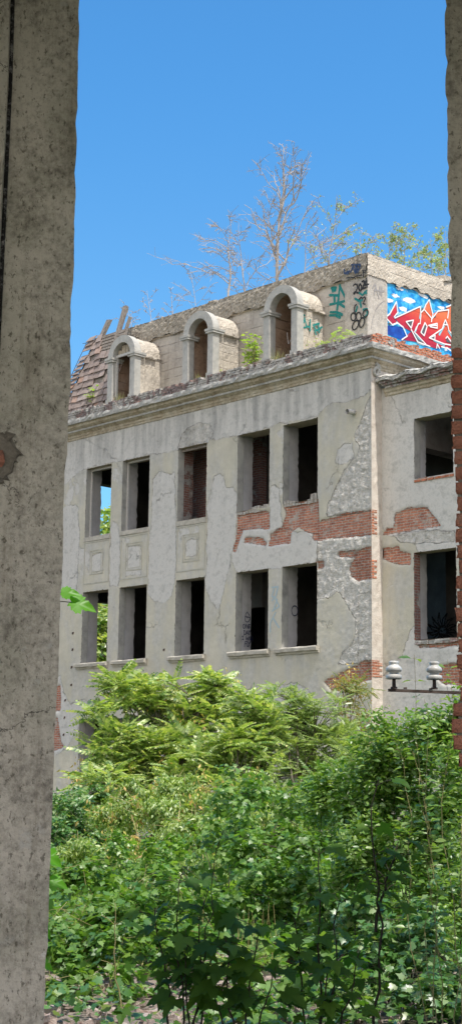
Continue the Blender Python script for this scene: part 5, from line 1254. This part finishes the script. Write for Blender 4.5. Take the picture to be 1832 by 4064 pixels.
sapling('maple_sapling', 'low maple sapling with the darkest leaves over the bare ground', 'sapling', spread(PT['mD0'], [(-.1,.0,.62),(.1,.05,.70),(.22,.0,.45),(-.2,.1,.42)]), G['maple'], T_maple(), .135, 3, per=4, petiole=.10, start=.5)
sapling('maple_leader', 'thin dark leader rising above the shaded maple leaves left of centre', 'sapling', [(g0(PT['mA0']), PT['mA1'])], G['maple'], T_maple(), .09, 2, per=2, start=.75, srad=.006)
sapling('maple_sapling', 'shaded maple sapling with forked stems and broad leaves right of centre', 'sapling', spread(PT['mB0'], [(.0,.0,1.18),(.14,.1,.85),(-.16,.0,.75),(.05,-.1,.5),(.26,0,.55)]), G['maple'], T_maple(), .11, 4, per=3, petiole=.10, start=.35)
sapling('maple_sapling', 'tall dark-stemmed maple sapling in front of the right hand hedge', 'sapling', [(g0(PT['mC0']), PT['mC1']), (PT['mC0']+(PT['mC1']-PT['mC0'])*.4, PT['mC0']+(PT['mC1']-PT['mC0'])*.75+.13*RR)], G['maple'], T_maple(), .10, 8, per=2, srad=.011)
sapling('young_shoot', 'young shoot with a pale yellow leader and paired stalks in the lower left', 'sapling', [(g0(PT['yst0']), PT['yst1'])], G['maple'], T_maple(), .11, 3, bark='palestem', srad=.008, start=.1, per=2)
# fruit sapling beside the insulators
ap = [(g0(PT['ap0']+.1*FH), PT['ap1']), (g0(PT['ap0']+.03), PT['ap5']), (g0(PT['ap0']-.04), PT['ap3']), (g0(PT['ap0']+.12*RR), PT['ap4']), (g0(PT['ap0']+.10*RR), PT['ap2']), (g0(PT['ap0']), PT['ap3']+.14*RR+np.array([0,0,-.1]))]
sapling('fruit_sapling', 'fruit tree sapling with upright shoots and long oval leaves behind the insulators', 'sapling', ap, G['apple'], T_oval(.26), .075, 26, 'palestem', .004, .12, .022, 2, -.15)
# sapling half hidden by the concrete pier: a few big leaves show
t = thing('maple_sapling', 'sunlit maple branch with bright green leaves poking out behind the concrete pier', 'sapling', tuple(ext(PT['pierstem'], 0.)))
m = MB(); m.tube(curve(g0(PT['pierstem'])-.1*RR, PT['leaf1b']-.25*RR, 10, 0, .02), np.linspace(.012,.005,10), 5)
spec = [('leaf1', 1, -.25, .155), ('leaf1b', .8, .1, .12), ('leafb', .7, -.6, .13), ('leafc', .9, -.3, .12), ('leafd', .5, -.8, .10), ('leafe', .6, -.9, .10), ('leaff', .8, -.5, .10)]
P, D, Nn, S_ = [], [], [], []
for k, hx, hz, s_ in spec:
    e = PT[k]; b = e-RR*s_*.55; m.tube(curve(b-RR*.25+np.array([0,0,-.05]), b, 5, .1, .03), .003, 4)
    P.append(b); D.append(RR*hx+np.array([0,0,hz*.6])); Nn.append(np.array([0,0,.8])-FH*.75+rng.normal(0,.2,3)); S_.append(s_)
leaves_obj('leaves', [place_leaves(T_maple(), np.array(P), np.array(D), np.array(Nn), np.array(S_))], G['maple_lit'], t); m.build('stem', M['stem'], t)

# fern tuft with dry stalks in the sunny gap
q = np.array(Lb['fern'][0][:3]); t = thing('fern_tuft', 'sunlit fern tuft with dry straw stalks in the gap of the thicket', 'fern', (q[0], q[1], 0.))
k = 26; an = rng.uniform(0,6.28,k); D = np.stack([np.cos(an), np.sin(an), rng.uniform(.3,1.3,k)], 1)
leaves_obj('fronds', [place_leaves(T_frond(14,.2,.022,.5), np.tile(ext(q,.03), (k,1))+rng.normal(0,.06,(k,3))*np.array([1,1,0]), D, np.tile((0,0,1.),(k,1))+rng.normal(0,.2,(k,3)), rng.uniform(.25,.42,k))], G['lime'], t)
m = MB()
for i in range(22):
    b = ext(q,0)+np.append(rng.normal(0,.13,2),0)+RR*.08; m.tube(curve(b, b+np.array([*rng.normal(0,.07,2), rng.uniform(.3,.62)]), 5, 0, .03), [.0035,.003,.0025,.002,.0015], 4)
m.build('straw', M['palestem'], t)

# ---- roof plants
RF = {k: np.array(v) for k, v in DATA['roof'].items()}
def bare_tree(name, label, b, tip, srad, n1, spread, leaf=0, lmat=None, lsize=.09, n2=7, droopy=0., lo=.15, forks=(), rise=.7):
    b = np.array(b, float); tip = np.array(tip, float); H = np.linalg.norm(tip-b); t = thing(name, label, 'tree' if H > 1.6 else 'shrub', tuple(b))
    m = MB(); mt = MB(); main = curve(b, tip, 14, 0, .012); mt.tube(main, np.linspace(srad, .006, 14), 6); tips = []
    mains = [(main, n1, 1.)]
    for at_, ft in forks:
        c_ = curve(main[at_], ft, 14, -.04, .03); mt.tube(c_, np.linspace(srad*.55, .006, 14), 5); mains.append((c_, max(4, n1//2), .7))
    for main, nn_, sc_ in mains:
     for i in range(nn_):
        s = lo+(.92-lo)*(i+rng.random())/nn_; x = s*13; j = min(int(x),12); q = main[j]+(main[j+1]-main[j])*(x-j)
        an = rng.uniform(0,6.28); ln = spread*sc_*(1.0-.75*s)*rng.uniform(.35,1.3)*H
        e = q+np.array([math.cos(an)*ln, math.sin(an)*ln, ln*rng.uniform(.5,1.7)*rise*(1-droopy)])
        r0 = max(.005, srad*.42*(1.1-s)); br = curve(q, e, 9, .06+.12*droopy, .05); m.tube(br, np.linspace(r0*1.2, .008, 9), 4)
        for k in range(n2):
            jj = int(rng.integers(2,9)); l2 = ln*rng.uniform(.2,.5); a2 = an+rng.normal(0,1.0)
            e2 = br[jj]+np.array([math.cos(a2)*l2, math.sin(a2)*l2, l2*rng.uniform(-.2,.9)-droopy*l2*.5]); c2 = curve(br[jj], e2, 6, .05, .06); m.tube(c2, np.linspace(.010, .006, 6), 3, False); tips.append(c2[3:])
            for k3 in range(3):
                l3 = l2*rng.uniform(.3,.6); e3 = c2[int(rng.integers(1,6))]; v3 = norm(rng.normal(0,1,3)+(e2-br[jj])/l2)*l3; m.tube(curve(e3, e3+v3, 4, 0, .05), [.0065,.006,.005,.004], 3, False); tips.append(np.array([e3+v3]))
    mt.build('trunk', M['deadwood'], t); m.build('branches', M['deadwood'], t)
    if leaf:
        tp = np.concatenate(tips); k = leaf; P = tp[rng.integers(0,len(tp),k)]+rng.normal(0,.04,(k,3))
        leaves_obj('leaves', [place_leaves(T_simple(.34), P, rng.normal(0,1,(k,3))-np.array([0,0,.3]), rng.normal(0,.6,(k,3))+np.array([0,0,.8]), lsize*rng.uniform(.6,1.2,k))], lmat, t)
    return t
rz = lambda p: np.array([p[0], p[1], 17.36])
bare_tree('bare_tree', 'small dead tree with arching twigs on the roof left of the tallest one', rz(RF['t1b']), RF['t1t'], .055, 14, .62, droopy=.35, lo=.3)
bare_tree('bare_tree', 'tallest dead tree with many bare upright branches standing on the flat roof', rz(RF['t2b']), RF['t2t'], .075, 15, .27, n2=8, lo=.2, rise=1.1, forks=[(6, RF['t2t']+np.array([1.05,.3,-.45])), (4, RF['t2t']+np.array([-1.0,.2,-1.9])), (7, RF['t2t']+np.array([.55,-.4,-.2])), (3, RF['t2t']+np.array([.75,.4,-2.4]))])
bare_tree('bare_tree', 'dead many-stemmed shrub hugging the foot of the tallest roof tree', rz(RF['t4b']), RF['t4t'], .03, 14, .55, n2=6, lo=.1)
bare_tree('bare_tree', 'dead slanting sapling between the small and the tallest roof tree', rz(RF['tw5b']), RF['tw5t'], .03, 14, .5, n2=6, lo=.1)
bare_tree('sparse_tree', 'thin roof tree with a few dusty green leaves near the graffitied corner', rz(RF['t3b']), RF['t3t'], .035, 16, .42, 330, G['roofleaf'], .09, lo=.15)
for k, lab in (('tw1','tallest bare forked twigs on the roof edge above the left dormer'),('tw2','bare twigs on the roof edge between the left and middle dormers'),('tw3','leftmost and lowest bare twigs on the roof edge by the left dormer'),('tw4','bare twigs above the middle dormer in front of the small dead roof tree')):
    bare_tree('dry_twigs', lab, rz(RF[k+'b']), RF[k+'t'], .016, 7, .5, n2=4, lo=.3)
for k, lab, nl in (('s1','bushy roof shrub with long leafy shoots just right of the attic corner',450),('s2','leafy roof shrub above the left part of the mural',380),('s3','leafy roof shrub above the right part of the mural',480),('s4','tall green roof shrub half hidden by the right pier',700),('s5','small leafy sprig on the roof at the attic corner',110)):
    bare_tree('roof_shrub', lab, rz(RF[k+'b']), RF[k+'t'], .022, 12, .5, nl, G['roofleaf'], .095, n2=4, lo=.25)
def ledge_plant(name, label, p, h, n, mat, size, tm, r=.25):
    b = np.array([p[0], p[1], 14.26]); t = thing(name, label, 'shrub', tuple(b)); m = MB(); P, D, Nn = [], [], []
    for i in range(n//9+1):
        e = b+np.array([*rng.normal(0,r*.6,2), h*rng.uniform(.6,1.05)]); c = curve(b+np.array([*rng.normal(0,.05,2),0]), e, 6, 0, .05); m.tube(c, np.linspace(.010,.003,6), 4)
        for j in range(9): P.append(c[int(rng.integers(2,6))]+rng.normal(0,.05,3)); D.append(np.append(rng.normal(0,1,2), rng.uniform(-.4,.3))); Nn.append(np.array([0,0,1.])+rng.normal(0,.35,3))
    leaves_obj('leaves', [place_leaves(tm, np.array(P), np.array(D), np.array(Nn), size*rng.uniform(.6,1.2,len(P)))], mat, t); m.build('stems', M['palestem'], t)
ledge_plant('ledge_shrub', 'leafy bush growing in the gutter beside the left dormer and roof tiles', RF['b1'], 1.0, 150, G['lime'], .17, T_oval(.3), .35)
ledge_plant('ledge_shrub', 'tall lime green bush on the ledge between the middle and right dormers', RF['b2'], 1.35, 210, G['lime'], .17, T_oval(.28), .22)
ledge_plant('ledge_seedling', 'feathery seedling on the ledge below the teal graffiti', RF['b3'], .75, 20, G['lime'], .42, T_frond(8,.24,.045), .12)
ledge_plant('ledge_shrub', 'dry low bush on the ledge at the side of the right dormer', RF['b5'], .65, 110, G['roofleaf'], .09, T_simple(.3), .2)
ledge_plant('ledge_seedling', 'small green tuft on the ledge right of the middle dormer', RF['b4'], .5, 60, G['lime'], .12, T_oval(.25), .2)
def tuft(label, x, y, n=40, h=.35):
    t = thing('grass_tuft', label, 'grass', (x, y, 14.26)); V = []; F = []
    for i in range(n):
        b = np.array([x+rng.normal(0,.14), y+rng.normal(0,.06), 14.26]); e = b+np.array([*rng.normal(0,.09,2), h*rng.uniform(.4,1.2)]); w = .006
        V += [b+(-w,0,0), b+(w,0,0), (b+e)/2+(w*.8,0,.02), (b+e)/2+(-w*.8,0,.02), e]; o = 5*i; F += [(o,o+1,o+2,o+3),(o+3,o+2,o+4)]
    m = MB(); m.add(V, F); m.build('blades', G['grass'], t)
tuft('dry grass tuft in the opening of the left dormer', -11.4, -.05, 50, .5); tuft('green grass tuft in the opening of the right dormer', -3.75, -.08, 50, .5); tuft('dry grass tuft at the foot of the middle dormer', -7.35, -.06, 40, .4)

# ---- trees behind the building, seen through the far left windows
def far_tree(label, x, y, H, R_):
    lobes = [[x+rng.normal(0,R_*.4), y+rng.normal(0,R_*.4), H*rng.uniform(.3,.82), R_*.6, R_*.6, H*.2] for _ in range(16)]
    lobes += [[x, y, H*f, R_*.45, R_*.45, H*.07] for f in (.52, .62, .72, .80)]
    shrub('broadleaf_tree', label, 'tree', lobes, G['ail'], T_simple(.34), 2600, 8, .36, 1., .4, .6, .8, 7, 'bark', .12)
far_tree('green tree behind the building showing through the upper leftmost window', -31, 14.8, 17.4, 3.0)
far_tree('green tree behind the building showing through the lower leftmost window', -25, 10.5, 11.5, 3.2)

GROUPS = dict(bare_tree='dead trees and shrubs on the flat roof', roof_shrub='leafy shrubs on the flat roof', dry_twigs='bare twigs along the roof edge', maple_sapling='maple saplings near the ruin',
              ledge_shrub='bushes growing on the cornice ledge', ledge_seedling='seedlings on the cornice ledge', grass_tuft='grass tufts in front of the dormers', locust_tree='locust trees at the foot of the facade',
              tree_of_heaven='trees of heaven at the foot of the facade', broadleaf_tree='trees behind the building')
for o in list(COL.objects):
    g = GROUPS.get(o.name.split('.')[0])
    if g and o.parent is None: o['group'] = g
# ------------------------------------------------------------------ ground
n = NT('dusty_rubble_ground'); p = n.pos()
c = n.ramp(n.math('ADD', n.math('MULTIPLY', n.noise(1.1, 6, .65), .5), n.math('MULTIPLY', n.noise(12, 6, .75), .5)), [(.34,(.20,.155,.13)),(.5,(.40,.32,.28)),(.66,(.52,.45,.41))])
c = n.mix(n.step(n.noise(.35, 5, .6), .48, .6), c, (.075,.085,.04))
v = n.sep(p); near = n.step(n.math('ABSOLUTE', n.math('ADD', v[1], 23.)), 3., 6.)
c2 = n.ramp(n.noise(3, 6, .7), [(.35,(.05,.055,.03)),(.6,(.12,.115,.07))]); c = n.mix(near, c, c2)
M['ground'] = n.done(n.bsdf(c, .95, n.bump(n.noise(14, 7, .75), .06, 1.), .15))
m = MB(); gx = np.concatenate([[-900,-300,-120,-60], np.linspace(-40,45,341), [60,120,300,900]]); gy = np.concatenate([[-900,-300,-120,-60], np.linspace(-45,40,341), [60,120,300,900]])
m.grid([[(x, y, (.05*math.sin(x*.9)+.04*math.sin(y*1.3+x*.4) + rng.normal(0,.006))*(-35 < x < 40 and -27 < y < -1)-.03) for y in gy] for x in gx])
tag(m.build('ground', M['ground'], None, True), kind='structure')
# rubble and low creepers over the yard: nobody could count these
m = MB()
for k in range(900):
    r_, d_ = rng.uniform(-1.8,1.9), rng.uniform(10.3,17); q = RW(r_, d_, .0); s = min(abs(rng.normal(0,.024))+.008, .05)
    m.obox(q+np.array([0,0,s*.3]), np.clip(rng.normal(0,1,3),-1.3,1.3)*s*np.array([1,1,.4]), np.clip(rng.normal(0,1,3),-1.3,1.3)*s*np.array([.7,.7,.3]), (0,0,s*.6), s*.15)
tag(m.build('rubble', plain('pinkish_rubble', [(.30,.20,.16),(.48,.40,.36),(.36,.20,.14)], 9, .95, .02, 30)), 'small brick and plaster rubble scattered over the dusty yard', 'rubble', kind='stuff')
k = 16000; r_ = rng.uniform(-1,1,k); d_ = rng.uniform(14.2,40,k); q = np.array([CAM[0],CAM[1],0])+RR*(r_*d_*.2)[:,None]+FH*d_[:,None]
q[:,2] = rng.uniform(.02,.42,k)**1.2
ok = (np.abs(q[:,1]) > .35)&(q[:,1] < -.35)
q = q[ok]; k = len(q); sz = (.07+.004*d_[ok])*rng.uniform(.6,1.3,k)
leaves = place_leaves(T_ivy(), q, rng.normal(0,1,(k,3))*np.array([1,1,.4]), np.array([0,0,1.])+rng.normal(0,.4,(k,3)), sz)
tag(leaves_obj('undergrowth', [leaves], G['mid'], None), 'low leafy undergrowth covering the yard floor up to the facade', 'undergrowth', kind='stuff')
k = 1500; r_ = rng.uniform(-1.3,1.6,k); d_ = rng.uniform(10.2,13.9,k); cl = np.sin(r_*5.1+1)*np.sin(d_*3.3) > -.05
q = np.array([CAM[0],CAM[1],0])+RR*r_[:,None]+FH*d_[:,None]; q[:,2] = rng.uniform(.02,.2,k); q = q[cl]; k = len(q)
tag(leaves_obj('creepers', [place_leaves(T_ivy(), q, rng.normal(0,1,(k,3))*np.array([1,1,.4]), np.array([0,0,1.])+rng.normal(0,.4,(k,3)), .065*rng.uniform(.6,1.4,k))], G['deep'], None), 'patchy creepers on the bare dusty ground near the ruin', 'creepers', kind='stuff')

# ------------------------------------------------------------------ light, sky, camera
SKYTINT = (.52, 1.20, 1.56); CLOUD_FILL = 1.8     # deep blue ahead, unseen clouds added behind the viewer as fill light
EL, REL = math.radians(64), math.radians(5.4)
sdir = np.array([math.cos(REL)*math.cos(EL), -math.sin(REL)*math.cos(EL), math.sin(EL)])
ld = bpy.data.lights.new('sun', 'SUN'); ld.energy = 5.0; ld.angle = math.radians(.53); ld.color = (1, .95, .87)
lo = bpy.data.objects.new('sun', ld); COL.objects.link(lo); lo.location = (0,-10,40); lo.rotation_euler = Vector(sdir).to_track_quat('Z', 'Y').to_euler()
w = bpy.data.worlds.new('World'); scene.world = w; w.use_nodes = True; t = w.node_tree; t.nodes.clear()
sk = t.nodes.new('ShaderNodeTexSky'); sk.sky_type = 'NISHITA'; sk.sun_disc = False; sk.sun_elevation = EL
sk.sun_rotation = math.atan2(sdir[0], sdir[1]); sk.altitude = 200; sk.air_density = 1.0; sk.dust_density = .6; sk.ozone_density = 2.0
bg = t.nodes.new('ShaderNodeBackground'); bg.inputs[1].default_value = .15; ou = t.nodes.new('ShaderNodeOutputWorld')

def wn(typ, **k):
    n = t.nodes.new(typ)
    for a, v in k.items(): setattr(n, a, v)
    return n
tc = wn('ShaderNodeTexCoord')
dt = wn('ShaderNodeVectorMath', operation='DOT_PRODUCT'); t.links.new(tc.outputs['Generated'], dt.inputs[0]); dt.inputs[1].default_value = (-FH[0], -FH[1], .25)
sm = wn('ShaderNodeMapRange', interpolation_type='SMOOTHSTEP'); t.links.new(dt.outputs['Value'], sm.inputs[0]); sm.inputs[1].default_value = .05; sm.inputs[2].default_value = .5
nz = wn('ShaderNodeTexNoise'); t.links.new(tc.outputs['Generated'], nz.inputs['Vector']); nz.inputs['Scale'].default_value = 3.2; nz.inputs['Detail'].default_value = 7; nz.inputs['Roughness'].default_value = .6
cs = wn('ShaderNodeMapRange', interpolation_type='SMOOTHSTEP'); t.links.new(nz.outputs['Fac'], cs.inputs[0]); cs.inputs[1].default_value = .36; cs.inputs[2].default_value = .56
ml = wn('ShaderNodeMath', operation='MULTIPLY'); t.links.new(sm.outputs[0], ml.inputs[0]); t.links.new(cs.outputs[0], ml.inputs[1])
tint = wn('ShaderNodeMix', data_type='RGBA', blend_type='MULTIPLY'); tint.inputs[0].default_value = 1; t.links.new(sk.outputs[0], tint.inputs[6]); 
sx = wn('ShaderNodeSeparateXYZ'); t.links.new(tc.outputs['Generated'], sx.inputs[0])
el = wn('ShaderNodeMapRange', interpolation_type='SMOOTHSTEP'); t.links.new(sx.outputs[2], el.inputs[0]); el.inputs[1].default_value = .22; el.inputs[2].default_value = .46
tm = wn('ShaderNodeMix', data_type='RGBA'); t.links.new(el.outputs[0], tm.inputs[0]); tm.inputs[6].default_value = (.68, 1.20, 1.40, 1); tm.inputs[7].default_value = (*SKYTINT, 1); t.links.new(tm.outputs[2], tint.inputs[7])
mx = wn('ShaderNodeMix', data_type='RGBA'); t.links.new(ml.outputs[0], mx.inputs[0]); t.links.new(tint.outputs[2], mx.inputs[6]); mx.inputs[7].default_value = (*(q*CLOUD_FILL/.15 for q in (1.12, 1.0, .89)), 1)
t.links.new(mx.outputs[2], bg.inputs[0])
t.links.new(bg.outputs[0], ou.inputs[0])
cam = bpy.data.cameras.new('camera'); co = bpy.data.objects.new('camera', cam); COL.objects.link(co); scene.camera = co
yaw, pitch, roll = (math.radians(q) for q in (47.17968516, 9.89053112, .78715331))
F_ = Vector((-math.sin(yaw)*math.cos(pitch), math.cos(yaw)*math.cos(pitch), math.sin(pitch))); r_ = Vector((math.cos(yaw), math.sin(yaw), 0)); u_ = r_.cross(F_)
R_ = r_*math.cos(roll)+u_*math.sin(roll); U_ = u_*math.cos(roll)-r_*math.sin(roll)
mt = Matrix((R_, U_, -F_)).transposed().to_4x4(); mt.translation = Vector(CAM.tolist()); co.matrix_world = mt
cam.sensor_fit = 'VERTICAL'; cam.sensor_height = 36; cam.lens = 36*6170.25/4064; cam.clip_start = .05; cam.clip_end = 5000
scene.view_settings.view_transform = 'Standard'; scene.view_settings.look = 'None'; scene.view_settings.exposure = 0
scene.render.engine = 'CYCLES'; scene.cycles.max_bounces = 8; scene.cycles.diffuse_bounces = 4; scene.cycles.transparent_max_bounces = 8
scene.cycles.use_denoising = True
